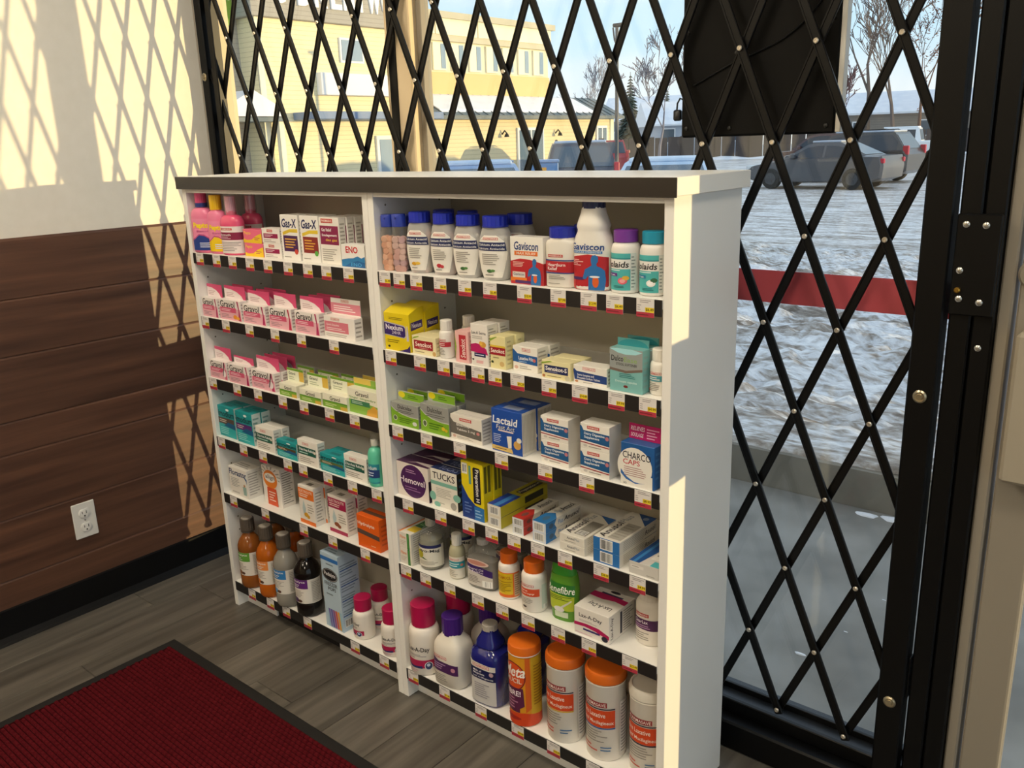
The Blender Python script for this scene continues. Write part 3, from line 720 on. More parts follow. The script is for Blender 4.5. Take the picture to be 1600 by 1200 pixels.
# board fence: each section a thing
fence = thing('board_fence', 'dark weathered board fence along the far side of the lot', 'fence', (-21.5, 63.8, -0.45), math.radians(22.8))
for k in range(30):
    b = MB(); b.box(-16 + k * 1.0, -16 + k * 1.0 + 0.94, -0.03, 0.03, 0, 1.72 + 0.03 * (k % 3), mat(['4b4240', '544a46', '463e3c'][k % 3], 0.85), 0.01); b.build('fence_board', fence)
for k in range(13):
    b = MB(); b.box(-16.1 + k * 2.5, -15.98 + k * 2.5, -0.09, -0.03, 0, 1.8, mat('3f3735', 0.85)); b.build('fence_post', fence)
b = MB(); b.rings([[(-16 + i, -0.4 - 0.5 * math.cos(t) , max(0, 0.28 * math.sin(t)) * (0.7 + 0.3 * math.sin(i * 1.7))) for t in [math.pi * q / 6 for q in range(7)]] for i in range(31)], m_roofsnow, False, False, False); b.build('snow_bank', fence, 60)

# ---------------------------------------------------------------- lamp post, utility boxes
lp_ = thing('lamp_post', 'tall dark parking lot lamp post with a flat lamp head', 'lamp post', (-15.5, 25.9, -0.45))
b = MB(); b.tube([(0, 0, 0), (0, 0, 5.55)], [0.075, 0.06], mat('4c5057', 0.5), 10); b.build('pole', lp_, 50)
b = MB(); b.box(-0.12, 0.26, -0.12, 0.12, 5.5, 5.62, mat('33363b', 0.5), 0.03); b.build('lamp_head', lp_)
b = MB(); b.tube([(0, 0, 4.9), (-0.1, 0, 5.1), (-0.16, 0, 5.5)], 0.03, mat('4c5057', 0.5), 6); b.build('bracket', lp_, 50)
b = MB(); b.tube([(0, 0, 0), (0, 0, 0.7)], 0.22, m_walk, 12); b.build('concrete_base', lp_, 50)
for x, y, wd, lb in ((-9.3, 13.6, 0.62, 'blue steel utility box with an orange sticker beside the lot'), (-10.2, 13.1, 0.72, 'dark blue steel utility box beside the orange stickered one')):
    r = thing('utility_box', lb, 'box', (x, y, lot_z(y) - 0.02), math.radians(38))
    cb = '5e86b8' if wd < 0.7 else '3d5878'
    b = MB(); b.box(-wd / 2, wd / 2, -0.3, 0.3, 0, 1.38, mat(cb, 0.5), 0.02); b.build('cabinet', r)
    b = MB(); b.box(-wd / 2 - .02, wd / 2 + .02, -0.32, 0.32, 1.38, 1.43, mat('6d93c2', 0.5), 0.01); b.build('lid', r)
    b = MB(); b.box(-0.06, 0.06, -0.304, -0.3, 1.0, 1.28, mat('e0a030' if wd < .7 else '50708f')); b.build('sticker', r)

# ---------------------------------------------------------------- cars (nose towards local -x)
def car(name, label, loc, rz, paint, kind='sedan', snow=None, rough=0.35):
    r = thing(name, label, 'car' if kind != 'pickup' else 'truck', loc, rz)
    mp_ = mat(paint, rough, coat=0.4); gl = mat('2a3440', 0.08); tyre = mat('1c1c1d', 0.8); rim = mat('4a4c50', 0.4, 0.5)
    P = dict(sedan=dict(L=4.6, w=0.90, body=[(-2.28, .35), (-2.3, .62), (-2.15, .74), (-1.0, .95), (1.75, 1.03), (2.22, 1.02), (2.3, .72), (2.26, .35), (1.9, .22), (-1.95, .22)],
                        cab=[(-1.05, .93), (-0.25, 1.40), (0.15, 1.46), (0.85, 1.44), (1.75, 1.02)], wt=0.60),
             suv=dict(L=4.6, w=0.93, body=[(-2.26, .42), (-2.3, .80), (-2.1, .98), (-1.1, 1.06), (2.2, 1.10), (2.3, .95), (2.28, .42), (2.0, .28), (-2.0, .28)],
                      cab=[(-1.15, 1.04), (-0.45, 1.62), (0.0, 1.72), (1.75, 1.70), (2.2, 1.08)], wt=0.68),
             pickup=dict(L=5.6, w=0.98, body=[(-2.78, .48), (-2.8, .95), (-2.6, 1.12), (-1.4, 1.18), (2.75, 1.18), (2.8, .6), (2.4, .4), (-2.4, .4)],
                         cab=[(-1.45, 1.16), (-0.8, 1.78), (-0.4, 1.86), (1.0, 1.84), (1.15, 1.16)], wt=0.72))[kind]
    w_ = P['w']; body = P['body']; b = MB(); cx = sum(p[0] for p in body) / len(body); cz = 0.7
    R = []
    for y, q in ((-w_, .965), (-w_ + .07, 1.0), (w_ - .07, 1.0), (w_, .965)): R.append([(cx + (x - cx) * q, y, cz + (z - cz) * (q if q == 1 else .93)) for x, z in body])
    b.rings(R, mp_); b.build('body', r, 30)
    cab = P['cab']; zb = min(p[1] for p in cab); zt = max(p[1] for p in cab); wb = w_ - 0.06; wt = P['wt']
    hw = lambda z: wb + (wt - wb) * (z - zb) / (zt - zb)
    b = MB(); n = len(cab); b.add([(x, -hw(z), z) for x, z in cab] + [(x, hw(z), z) for x, z in cab], [list(range(n)), list(range(2*n - 1, n - 1, -1))] + [(i, i + 1, n + i + 1, n + i) for i in range(n - 1)], mp_)
    cb = b.build('cabin', r, 30)
    x0, x1 = cab[0][0], cab[-1][0]
    def inside(x):   # roof line height at x
        for i in range(n - 1):
            a, c_ = cab[i], cab[i + 1]
            if a[0] <= x <= c_[0]: return a[1] + (c_[1] - a[1]) * (x - a[0]) / (c_[0] - a[0])
        return zb
    xm = (x0 + x1) / 2
    for s in (-1, 1):
        for xa, xb in ((x0 + 0.28, xm - 0.04), (xm + 0.04, x1 - 0.30)):
            pts = [(xa, zb + .05), (xb, zb + .05)] + [(x, max(zb + .06, min(inside(x) - .10, zt - .1))) for x in [xb - (xb - xa) * k / 6 for k in range(7)]]
            b = MB(); b.add([(x, s * (hw(z) + .008), z) for x, z in pts], [list(range(len(pts)))], gl); b.build('side_window', cb)
    for (i, nm) in ((0, 'windshield'), (n - 2, 'rear_window')):
        a, c_ = cab[i], cab[i + 1]; q = []
        dx, dz = c_[0] - a[0], c_[1] - a[1]; ln = math.hypot(dx, dz); nx_, nz_ = -dz / ln * .012, dx / ln * .012
        for t in (0.12, 0.9):
            x, z = a[0] + dx * t, a[1] + dz * t; q += [(x + nx_, -hw(z) * .9, z + nz_), (x + nx_, hw(z) * .9, z + nz_)]
        b = MB(); b.add([q[0], q[1], q[3], q[2]], [(0, 1, 2, 3)], mat('3d4b5a', 0.1) if snow is None else mat('50606f', 0.2)); b.build(nm, cb)
    wr = 0.33 if kind == 'sedan' else 0.37
    b = MB(); b.lathe([(-.11, wr * .8, wr * .8), (-.11, wr * .96, wr * .96), (-.08, wr, wr), (.08, wr, wr), (.11, wr * .96, wr * .96), (.11, wr * .8, wr * .8)], tyre, 22)
    ax = P['L'] * 0.30; t0 = None
    for sx in (-1, 1):
        for sy in (-1, 1):
            if t0 is None: t0 = o = b.build('wheel', r, 40)
            else: o = share(t0, 'wheel', r)
            o.location = (sx * ax, sy * (w_ - .08), wr); o.rotation_euler = (math.pi / 2, 0, 0)
            b2 = MB(); b2.lathe([(.0, wr * .58, wr * .58), (.012, wr * .58, wr * .58), (.012, wr * .52, wr * .55), (-.01, wr * .2, wr * .2), (.012, wr * .12, wr * .12)], rim, 16); o2 = b2.build('rim', o, 40); o2.location = (0, 0, -sy * .115)
            if sy > 0: o2.rotation_euler = (math.pi, 0, 0)
            for k in range(5):
                b3 = MB(); b3.box(wr * .1, wr * .6, -.03, .03, 0.004, 0.016, rim); o3 = b3.build('rim_spoke', o); o3.rotation_euler = (0 if sy < 0 else math.pi, 0, 2 * math.pi * k / 5); o3.location = (0, 0, -sy * .112)
    zt_ = .8 if kind == 'sedan' else .95
    for s in (-1, 1):
        b = MB(); b.box(2.02 if kind == 'sedan' else 2.12 if kind == 'suv' else 2.62, 2.31 if kind != 'pickup' else 2.81, s * w_ * .97 - .13 * (s > 0) , s * w_ * .97 + .13 * (s < 0), zt_, zt_ + (.15 if kind == 'sedan' else .30), mat('b8283a', 0.25), .02); b.build('tail_light', r)
        b = MB(); b.box(-P['L'] / 2 - .01, -P['L'] / 2 + .3, s * w_ - .3 * (s > 0), s * w_ + .3 * (s < 0), .62, .76, mat('d9dde0', 0.2), .02); b.build('head_light', r)
        b = MB(); b.box(x0 + .35, x0 + .5, s * (w_ + .02) - .09, s * (w_ + .02) + .09, zb + .04, zb + .2, mp_, .03); b.build('wing_mirror', r)
    if snow:
        pts = [p for p in cab if p[1] > zt - .3]; xa, xb = pts[0][0] + .1, pts[-1][0] - .05
        b = MB(); b.box(xa, xb, -wt * .92, wt * .92, zt - .02, zt + .05, mat(snow, 0.6), .02); b.build('roof_snow', cb)
    if kind == 'suv':
        for s in (-1, 1):
            b = MB(); b.tube([(-.2, s * .58, zt), (-.1, s * .58, zt + .07), (1.4, s * .58, zt + .07), (1.55, s * .58, zt)], .02, m_blk, 6); b.build('roof_rail', cb)
    return r
GZ = -0.44
car('sedan', 'dark grey sedan with road dirt parked on the slushy lot', (-8.75, 27.9, GZ), math.radians(-4), '4a4c52', 'sedan', 'aab4c4')
car('sport_utility', 'black sport utility with snow on the roof rear towards the window', (-9.15, 31.6, GZ), math.radians(-3), '2e3036', 'suv', 'b8c4d6')
car('sport_utility', 'dark maroon sport utility parked behind the dark grey sedan', (-11.8, 36.2, GZ), math.radians(-4), '4a2f33', 'suv')
car('pickup_truck', 'white pickup truck parked in front of the grey bungalow', (-12.4, 48.0, GZ), math.radians(10), 'e6ebf0', 'pickup', 'e8eef4')
car('hatchback', 'pale blue frosted car with dark windows nearest the shop', (-5.2, 11.6, lot_z(11.6) - .02), math.radians(-62), 'b4cbe2', 'sedan', 'cfdeee')
car('sport_utility', 'dark blue sport utility with frosted windows before the tan building', (-11.7, 18.2, GZ), math.radians(-52), '3d4454', 'suv', 'a9bdd8')
car('sedan', 'light blue frosted sedan before the tan building', (-7.6, 9.6, lot_z(9.6) - 0.10), math.radians(-47), '7f9cc4', 'sedan', 'a9c2e0')
car('sport_utility', 'red sport utility parked beyond the lamp post', (-21.4, 34.2, GZ), math.radians(-56), 'a03038', 'suv')

# ---------------------------------------------------------------- trees
def bare_tree(name, label, loc, h, seed, spread=0.5, col='5c5350', depth=6, group=None, leaf=None):
    rnd = random.Random(seed); r = thing(name, label, 'tree', loc, 0, group); m = mat(col, 0.9)
    trunk, twig = MB(), MB()
    def grow(p, d, L, rad, lv, mb):
        pts = [p]; rs = [rad]; q = p.copy()
        for k in range(3):
            d = (d + Vector((rnd.uniform(-1, 1), rnd.uniform(-1, 1), rnd.uniform(-.2, .6))) * 0.13).normalized(); q = q + d * L / 3; pts.append(q.copy()); rs.append(rad * (1 - 0.2 * (k + 1)))
        mb.tube([tuple(x) for x in pts], [max(q_, .022) for q_ in rs], m, 5 if lv < 2 else 3)
        if lv < depth:
            for k in range(3 if lv < 2 else rnd.choice((2, 3, 3) if lv < 4 else (2, 2, 3))):
                a = rnd.uniform(0, 2 * math.pi); t = rnd.choice((1, 2, 3)) if lv else rnd.choice((2, 3)); nd = (d + Vector((math.cos(a), math.sin(a), rnd.uniform(-.1, .5))) * spread * rnd.uniform(.7, 1.4)).normalized()
                grow(pts[t], nd, L * rnd.uniform(.6, .8), rs[t] * .68, lv + 1, twig)
    grow(Vector((0, 0, 0)), Vector((0, 0, 1)), h * .34, h * .0125, 0, trunk)
    trunk.build('trunk', r, 60); twig.build('branches', r)
    if leaf:
        lf = MB()
        for v in twig.v[::4]:
            for k in range(2):
                c_ = Vector(v) + Vector((rnd.uniform(-.25, .25), rnd.uniform(-.25, .25), rnd.uniform(-.25, .25))); a = rnd.uniform(0, 3.1); s = 0.13
                u = Vector((math.cos(a), math.sin(a), rnd.uniform(-.6, .6))) * s; w2_ = Vector((-math.sin(a), math.cos(a), rnd.uniform(-.6, .6))) * s
                lf.add([tuple(c_ - u), tuple(c_ + w2_), tuple(c_ + u)], [(0, 1, 2)], mat(leaf, 0.9))
        o = lf.build('leaves', r); o['kind'] = 'stuff'
    return r
bare_tree('bare_tree', 'tall bare tree with spreading branches before the grey bungalow', (-19.9, 66.0, -0.45), 19, 3, 0.34)
bare_tree('bare_tree', 'leaning bare tree beside the hanging screen edge', (-19.6, 59.5, -0.45), 8.5, 9, 0.5, '6a4a4c')
bare_tree('bare_tree', 'bare tree with a thin crown against the bungalow roof', (-17.2, 63.5, -0.45), 15, 31, 0.4, '6a5f5c')
bare_tree('bare_tree', 'wide bare tree behind the black hanging screen', (-31.5, 56.0, -0.45), 10.5, 5, 0.6, '837f86')
bare_tree('bare_tree', 'slim frosty bare tree beyond the tan office building', (-45.2, 67.0, -0.45), 9.0, 12, 0.38, '9b9aa2')
bare_tree('bare_tree', 'frosted pinkish tree beside the office roof corner', (-51.5, 72.5, -0.45), 6.0, 14, 0.6, 'b3a6a4', 6)
bare_tree('leafy_tree', 'tree keeping rusty brown winter leaves beside the bungalow', (-18.2, 72.0, -0.45), 15, 17, 0.5, '6b5348', 5, leaf='a67258')
def spruce(loc, h, seed, label):
    rnd = random.Random(seed); r = thing('spruce_tree', label, 'tree', loc)
    b = MB(); b.tube([(0, 0, 0), (0, 0, h)], [.16, .02], mat('4a4038', .9), 6); b.build('trunk', r, 60)
    b = MB(); lv = 26
    for k in range(lv):
        z = h * (0.10 + 0.88 * k / lv); R = h * .21 * (1 - k / lv) + .12
        for q in range(17):
            a = 2 * math.pi * (q + rnd.random()) / 17; L = R * rnd.uniform(.75, 1.15); dz = -L * rnd.uniform(.25, .45); s = .16 * R + .06
            e_ = Vector((math.cos(a) * L, math.sin(a) * L, z + dz)); u = Vector((-math.sin(a), math.cos(a), 0)) * s; mid = e_ * .55 + Vector((0, 0, z)) * .45
            mid.z = z + dz * .35
            b.add([(0, 0, z + .1), tuple(mid + u), tuple(e_), tuple(mid - u), tuple(mid + Vector((0, 0, -s * 1.1)))], [(0, 1, 2, 3), (0, 4, 2), (0, 2, 4)], mat('4c5f58', .9))
    b.build('foliage', r)
spruce((-46.3, 75.5, -.45), 8.0, 1, 'taller dark spruce standing behind the snowy roofs')
spruce((-43.4, 77.6, -.45), 6.4, 2, 'shorter dark spruce standing behind the snowy roofs')
# ================================================================ DISPLAY SHELVES
LW = 0.76; TH = 0.0187; DEP = 0.25; ZU = 1.2660
SZ = [1.0935, 0.9148, 0.7363, 0.5574, 0.3795, 0.0869]
m_mel = noise_mat('white_melamine', ['f3f1ec', 'f7f5f0'], nscale=3, rough=0.42)
m_strip = mat('1f1d1d', 0.45)
def unit(x0, label, kick):
    r = thing('display_shelf', label, 'shelf', (x0 + LW / 2, DEP / 2, 0)); X = lambda x: x - (x0 + LW / 2); Yq = lambda y: y - DEP / 2
    for xa in (x0 + 0.0003, x0 + LW - TH):
        b = MB(); b.box(X(xa), X(xa + TH - 0.0003), Yq(0), Yq(DEP), 0.0003, ZU, m_mel, 0.0008); sp_ = b.build('side_panel', r)
        s = 1 if xa < x0 + 0.1 else -1; xi = X(xa + TH) if s > 0 else X(xa)
        h = MB()
        for yy in (0.035, 0.205):
            for k in range(26):
                z = 0.16 + k * 0.043; n = 7
                h.prism([(Yq(yy) + 0.0024 * math.cos(2*math.pi*q/n), z + 0.0024 * math.sin(2*math.pi*q/n)) for q in range(n)], xi, xi + s * 0.0003, mat('6b6459', .8), 'x')
        o = h.build('pin_holes', sp_); o['kind'] = 'stuff'
    b = MB(); b.box(X(x0 + TH), X(x0 + LW - TH), Yq(DEP - 0.006), Yq(DEP), 0.03, ZU, mat('c9c2b3', 0.5)); b.build('back_panel', r)  # greyer than the other boards, in-shelf shade put into its colour
    for z in SZ:
        b = MB(); b.box(X(x0 + TH + 0.0004), X(x0 + LW - TH - 0.0004), Yq(0.0), Yq(DEP - 0.0065), z - 0.0175, z, m_mel, 0.0006); sh = b.build('shelf', r)
        b = MB(); b.box(X(x0 + TH + 0.0006), X(x0 + LW - TH - 0.0006), Yq(-0.0024), Yq(-0.0002), z - 0.0305, z - 0.0012, m_strip, 0.0004); b.build('price_strip', sh)
    for a, c_ in kick:
        b = MB(); b.box(X(x0 + a), X(x0 + c_), Yq(0.034), Yq(0.049), 0.0003, 0.069, m_mel, 0.0006); b.build('kick_board', r)
    if len(kick) > 1:
        b = MB(); b.box(X(x0 + kick[0][1]), X(x0 + kick[1][0]), Yq(0.040), Yq(0.049), 0.0003, 0.069, mat('131110', .8)); b.build('gap_shade_sheet', r)  # black sheet standing in for the shade inside the open kick gap
    b = MB(); b.box(X(x0 + TH), X(x0 + LW - TH), Yq(0.002), Yq(DEP - 0.0065), ZU - 0.012, ZU, m_mel); b.build('top_rail', r)
    return r
unit(0.0, 'white shelf unit of remedies beside the wood wall', [(TH + .0005, 0.17), (0.465, LW - TH - .0005)])
unit(LW, 'white shelf unit of remedies beside the gate, holding orange-lidded tubs', [(TH + .0005, LW - TH - .0005)])
r = thing('counter_top', 'long white counter top with a grey front edge over both shelf units', 'counter', (0.765, 0.12, ZU))
b = MB(); b.box(-0.768, 0.765, -0.130, 0.142, 0.0003, 0.031, mat('f6f4ee', 0.45), 0.001); b.build('slab', r)
b = MB(); b.box(-0.7685, 0.7655, -0.1335, -0.1302, -0.0015, 0.0308, mat('2e2a27', 0.3, 0.2), 0.0006); o = b.build('front_edge', r); o['label'] = 'dark grey metallic edge strip'
# ================================================================ PRODUCTS: builders
rnd_l = random.Random(5)
def columns(poly, nseg):
    """split a polygon (0..1 space) into vertical trapezoids so that it can be wrapped round a bottle"""
    xs = sorted(set([round(p[0], 5) for p in poly] + [k / nseg for k in range(nseg + 1)]))
    lo, hi = min(p[0] for p in poly), max(p[0] for p in poly); xs = [x for x in xs if lo - 1e-6 <= x <= hi + 1e-6]
    out = []; n = len(poly)
    def cuts(xm, xe):
        c_ = []
        for i in range(n):
            a, d_ = poly[i], poly[(i + 1) % n]
            if (a[0] <= xm < d_[0]) or (d_[0] <= xm < a[0]):
                f = lambda x: a[1] + (d_[1] - a[1]) * (x - a[0]) / (d_[0] - a[0])
                c_.append((f(xm), f(xe[0]), f(xe[1])))
        c_.sort(); return c_
    for i in range(len(xs) - 1):
        x0, x1 = xs[i], xs[i + 1]
        if x1 - x0 < 1e-5: continue
        c_ = cuts((x0 + x1) / 2, (x0, x1))
        for k in range(0, len(c_) - 1, 2): out.append([(x0, c_[k][1]), (x1, c_[k][2]), (x1, c_[k + 1][2]), (x0, c_[k + 1][1])])
    return out
def rowsplit(qs, n=7):
    out = []
    for a, b_, c_, d_ in qs:
        for k in range(n):
            t0, t1 = k / n, (k + 1) / n; L = lambda p, q, t: (p[0] + (q[0] - p[0]) * t, p[1] + (q[1] - p[1]) * t)
            out.append([L(a, d_, t0), L(b_, c_, t0), L(b_, c_, t1), L(a, d_, t1)])
    return out
def paint(els, fmap, name, parent, flat=True, step=0.00006, base=0.0002, rough=0.45):
    mb = MB()
    for i, e in enumerate(els):
        k = e[0]; ep = base + step * i
        def poly(P, c_):
            qs = [P] if flat else rowsplit(columns(P, 28))
            for q in qs: mb.add([fmap(x, y, ep) for x, y in q], [list(range(len(q)))], mat(c_, rough))
        if k == 'r': _, x0, y0, x1, y1, c_ = e; poly([(x0, y0), (x1, y0), (x1, y1), (x0, y1)], c_)
        elif k == 'e':
            _, cx, cy, rx, ry, c_ = e; poly([(cx + rx * math.cos(2 * math.pi * t / 28), cy + ry * math.sin(2 * math.pi * t / 28)) for t in range(28)], c_)
        elif k == 'p': poly(e[1], e[2])
        elif k == 'l':
            _, x0, y0, x1, y1, n, c_ = e
            for q in range(n):
                yy = y1 - (y1 - y0) * (q + .5) / n; hh = (y1 - y0) / n * .2; xe = x0 + (x1 - x0) * rnd_l.uniform(.6, 1)
                poly([(x0, yy - hh), (xe, yy - hh), (xe, yy + hh), (x0, yy + hh)], c_)
        elif k == 't':
            _, s, x0, y0, x1, y1, c_ = e[:7]; o = e[7] if len(e) > 7 else {}
            V, F, ar = text_mesh(s, o.get('b', .012), o.get('sh', 0.0), o.get('sp', 1.0))
            def place(x, y):
                if o.get('rot') == 90: return (x0 + (x1 - x0) * (1 - y), y0 + (y1 - y0) * x)
                if o.get('rot') == -90: return (x0 + (x1 - x0) * y, y1 - (y1 - y0) * x)
                if o.get('rot') == 180: return (x1 - (x1 - x0) * x, y1 - (y1 - y0) * y)
                return (x0 + (x1 - x0) * x, y0 + (y1 - y0) * y + o.get('sl', 0) * x)
            mb.add([fmap(*place(x, y), ep + (0 if flat else .0003)) for x, y in V], F, mat(c_, rough))
        elif k == 'bar':
            _, x0, y0, x1, y1 = e; poly([(x0, y0), (x1, y0), (x1, y1), (x0, y1)], 'f2f2ee'); n = 19; xx = x0 + (x1 - x0) * .06
            for q in range(n):
                ww = (x1 - x0) * .88 / n * rnd_l.choice((.35, .5, .75))
                P = [(xx, y0 + (y1 - y0) * .08), (xx + ww, y0 + (y1 - y0) * .08), (xx + ww, y1 - (y1 - y0) * .08), (xx, y1 - (y1 - y0) * .08)]
                for q2 in ([P] if flat else rowsplit(columns(P, 28))): mb.add([fmap(x, y, ep + .00004) for x, y in q2], [list(range(len(q2)))], mat('33363d', rough))
                xx += (x1 - x0) * .88 / n
    return mb.build(name, parent)
PROD = []       # (shelf z, x centre, label) for the price tags
def carton(name, label, w, h, d, loc, col, faces, cat='box', group=None, rz=0.0, header=None, top=None, gloss=0.4, dome=None, note=True):
    r = thing(name, label, cat, loc, rz, group)
    mb = MB(); m = mat(col, gloss)
    if dome:
        n = 9; P = [(-d / 2, 0), (d / 2, 0), (d / 2, h)] + [(d / 2 - d * t / n, h + dome * math.sin(math.pi * (0.5 + 0.5 * t / n)) ) for t in range(1, n)] + [(-d / 2, h)]
        P = [(-d / 2, 0), (d / 2, 0), (d / 2, h + dome)] + [(d / 2 - d * t / n, h + dome * math.cos(math.pi / 2 * t / n)) for t in range(1, n)] + [(-d / 2, h)]
        mb.prism([(y, z) for y, z in P], -w / 2, w / 2, m, 'x')
    else: mb.box(-w / 2, w / 2, -d / 2, d / 2, 0, h, m, 0.0007)
    mb.build('carton', r)
    F = {'front': lambda u, v, e: (-w / 2 + u * w, -d / 2 - e, v * h), 'right': lambda u, v, e: (w / 2 + e, -d / 2 + u * d, v * h), 'top': lambda u, v, e: (-w / 2 + u * w, -d / 2 + v * d, h + e)}
    nm = {'front': 'front_print', 'right': 'side_print', 'top': 'top_print'}
    for k, els in faces.items(): paint(els, F[k], nm[k], r)
    b = MB(); b.box(-w * .3, w * .3, -d / 2 - .0003, d / 2 + .0001 - d * .5, h * .9985, h + .00035, mat(col, gloss)) if False else None
    if header:
        hh, hcol, els = header; hp = MB(); hp.box(-w / 2 * .96, w / 2 * .96, d / 2 - .0022, d / 2 - .0007, h, h + hh, mat(hcol, gloss), .0004); ho = hp.build('header_panel', r)
        if els: paint(els, lambda u, v, e: (-w * .48 + u * w * .96, d / 2 - .0022 - e, h + v * hh), 'header_print', ho)
    if note: PROD.append((round(loc[2], 3), loc[0], label))
    return r
def C(key, name, label, d, col, faces, n=1, stack=1, **kw):
    """carton at a measured place; n = how many stand one behind the other, stack = how many lie on top of each other"""
    x0, x1, y, z, h = DIM[key]; w = x1 - x0; grp = kw.pop('group', None); h /= stack
    if (n > 1 or stack > 1) and not grp: grp = 'row of ' + name.replace('_', ' ') + ' like the ' + label.split(' with ')[0]
    first = None
    for k in range(n):
        for s in range(stack):
            loc = (x0 + w / 2 + (k * .004 if k else 0), y + d / 2 + k * (d + .0015), z + .0003 + s * (h + .0003))
            if first is None: first = carton(name, label, w, h, d, loc, col, faces, group=grp, **kw)
            else: copy_tree(first, loc=loc, label=label + ((', %s back in its row' % ('second', 'third', 'fourth')[k - 1]) if k else ', upper of its pair'))
    if stack > 1: first['label'] = label + ', lower of its pair'
    return first
def bottle(name, label, x, y, z, prof, mats_, cap, lab=None, rz=0.0, e=2.0, n=28, cat='bottle', group=None, extra=None, note=True):
    """prof = (z, rx, ry) body outline; cap = list of (profile, material, ridge, part name); lab = (z0, z1, a0, a1, elements)"""
    r = thing(name, label, cat, (x, y, z + .0003), rz, group)
    b = MB(); b.lathe(prof, mats_, n, e); b.build('body', r, 50)
    for cp, cm, rg, nm in cap:
        b = MB(); b.lathe(cp, cm, 36 if rg else 24, ridge=rg); b.build(nm, r, 35)
    def rad(zz):
        for i in range(len(prof) - 1):
            a, c_ = prof[i], prof[i + 1]
            if a[0] <= zz <= c_[0] and c_[0] > a[0]:
                t = (zz - a[0]) / (c_[0] - a[0]); return a[1] + (c_[1] - a[1]) * t, a[2] + (c_[2] - a[2]) * t
        return prof[-1][1], prof[-1][2]
    for L in ([lab] if lab and not isinstance(lab, list) else (lab or [])):
        z0, z1, a0, a1, els = L
        def fm(u, v, ep):
            a = math.radians(a0 + (a1 - a0) * u) - math.pi / 2; zz = z0 + (z1 - z0) * v; rx, ry = rad(zz)
            ca, sa = math.cos(a), math.sin(a); k = 1.0 if e == 2 else (abs(ca) ** e + abs(sa) ** e) ** (-1 / e)
            return ((rx * k + ep) * ca, (ry * k + ep) * sa, zz)
        paint(els, fm, 'label', r, False, .00012, .0004)
    if extra: extra(r)
    if note: PROD.append((round(z, 3), x, label))
    return r
def capc(z0, z1, rad, col, ridge=0.05, name='cap', rough=0.35, m=None):
    return ([(z0, rad, rad), (z1 - .0015, rad, rad), (z1 - .0003, rad * .93, rad * .93), (z1, rad * .8, rad * .8)], m or mat(col, rough), ridge, name)
def bprof(rx, ry, hb, rn, shoulder=.2, base=.004, waist=None, hs=None):
    """plain bottle: body radius up to the shoulder, then an elliptical shoulder in to the round neck"""
    zs = hb * (1 - shoulder); P = [(0, rx * .86, ry * .86), (base * .4, rx * .96, ry * .96), (base, rx, ry), (zs, rx, ry)]
    for k in range(1, 7):
        t = k / 6; f = math.sqrt(max(0, 1 - t ** 2.2)); P.append((zs + (hb - zs) * t, rn + (rx - rn) * f, rn + (ry - rn) * f))
    return P
m_clear = glass_mat('clear_plastic', (0.93, 0.94, 0.93, 1), 0.10, 0.05, 0.07, (0.8, 0.8, 0.78, 1))
m_milky = glass_mat('milky_plastic', (0.97, 0.96, 0.95, 1), 0.06, 0.15, 0.40, (0.95, 0.94, 0.91, 1))
PS = 'c4352f'        # chemist own-brand red
def own(x0, y0, x1, y1, solid=True):
    """little framed own-brand word"""
    w_ = (x1 - x0) * .07; hh = (y1 - y0) * .22
    if solid: return [('r', x0, y0, x1, y1, PS), ('t', 'PHARMASAVE', x0 + w_, y0 + hh, x1 - w_, y1 - hh, 'f6eee6')]
    return [('r', x0, y0, x1, y1, PS), ('r', x0 + w_ * .4, y0 + hh * .5, x1 - w_ * .4, y1 - hh * .5, 'f4efe8'), ('t', 'PHARMASAVE', x0 + w_, y0 + hh, x1 - w_, y1 - hh, PS)]
# ================================================================ PRODUCTS: left unit, top shelf
def D(k, **kw):
    v = list(DIM[k])
    for i, q in kw.items(): v['xyzrh'.index(i)] = q
    return v
PK = 'ef86a8'; MAG = 'b4265f'
def pepto(key, label, cx, rx, capcol, lower, cap2=None, **kw):
    x, y, z, r0, h = DIM[key]; x = cx; ry = rx * .62; hb = h * .74; rn = .0125
    p = bprof(rx, ry, hb, rn, .22) + [(hb + .004, rn, rn)]
    caps = [capc(hb + .002, h, .0155, capcol, .04)]
    if cap2: caps.append(([(hb + .001, .0162, .0162), (hb + .012, .0162, .0162)], mat(cap2, .4), 0, 'cap_band'))
    els = [('r', 0, 0, 1, 1, 'f08fb4'), ('p', [(0, 0), (1, 0), (1, .30), (.78, .34), (.6, .46), (.42, .48), (.25, .36), (0, .26)], lower), ('p', [(0, .26), (.25, .36), (.42, .48), (.6, .46), (.78, .34), (1, .30), (1, .33), (.78, .38), (.6, .50), (.42, .52), (.25, .40), (0, .30)], 'c8508a'),
           ('t', 'Pepto', .24, .66, .78, .88, 'ffe21e', {'b': .045}), ('t', 'Bismol', .36, .575, .74, .635, 'c05088'), ('l', .42, .08, .8, .26, 3, 'dfe6ff')]
    return bottle('medicine_bottle', label, x, y, z, p, mat('ee7fa6', .3, coat=.3), caps, (hb * .06, hb * .76, -62, 88, els), e=2.4, rz=math.radians(14), **kw)
pepto('pepto_a', 'pink liquid bottle with a pink cap and blue wave label', .0560, .0350, 'd04878', '23408f', '25357d')
pepto('pepto_b', 'pink liquid bottle with a yellow cap and yellow wave label', .1225, .0292, 'f0c21e', 'f5d020')
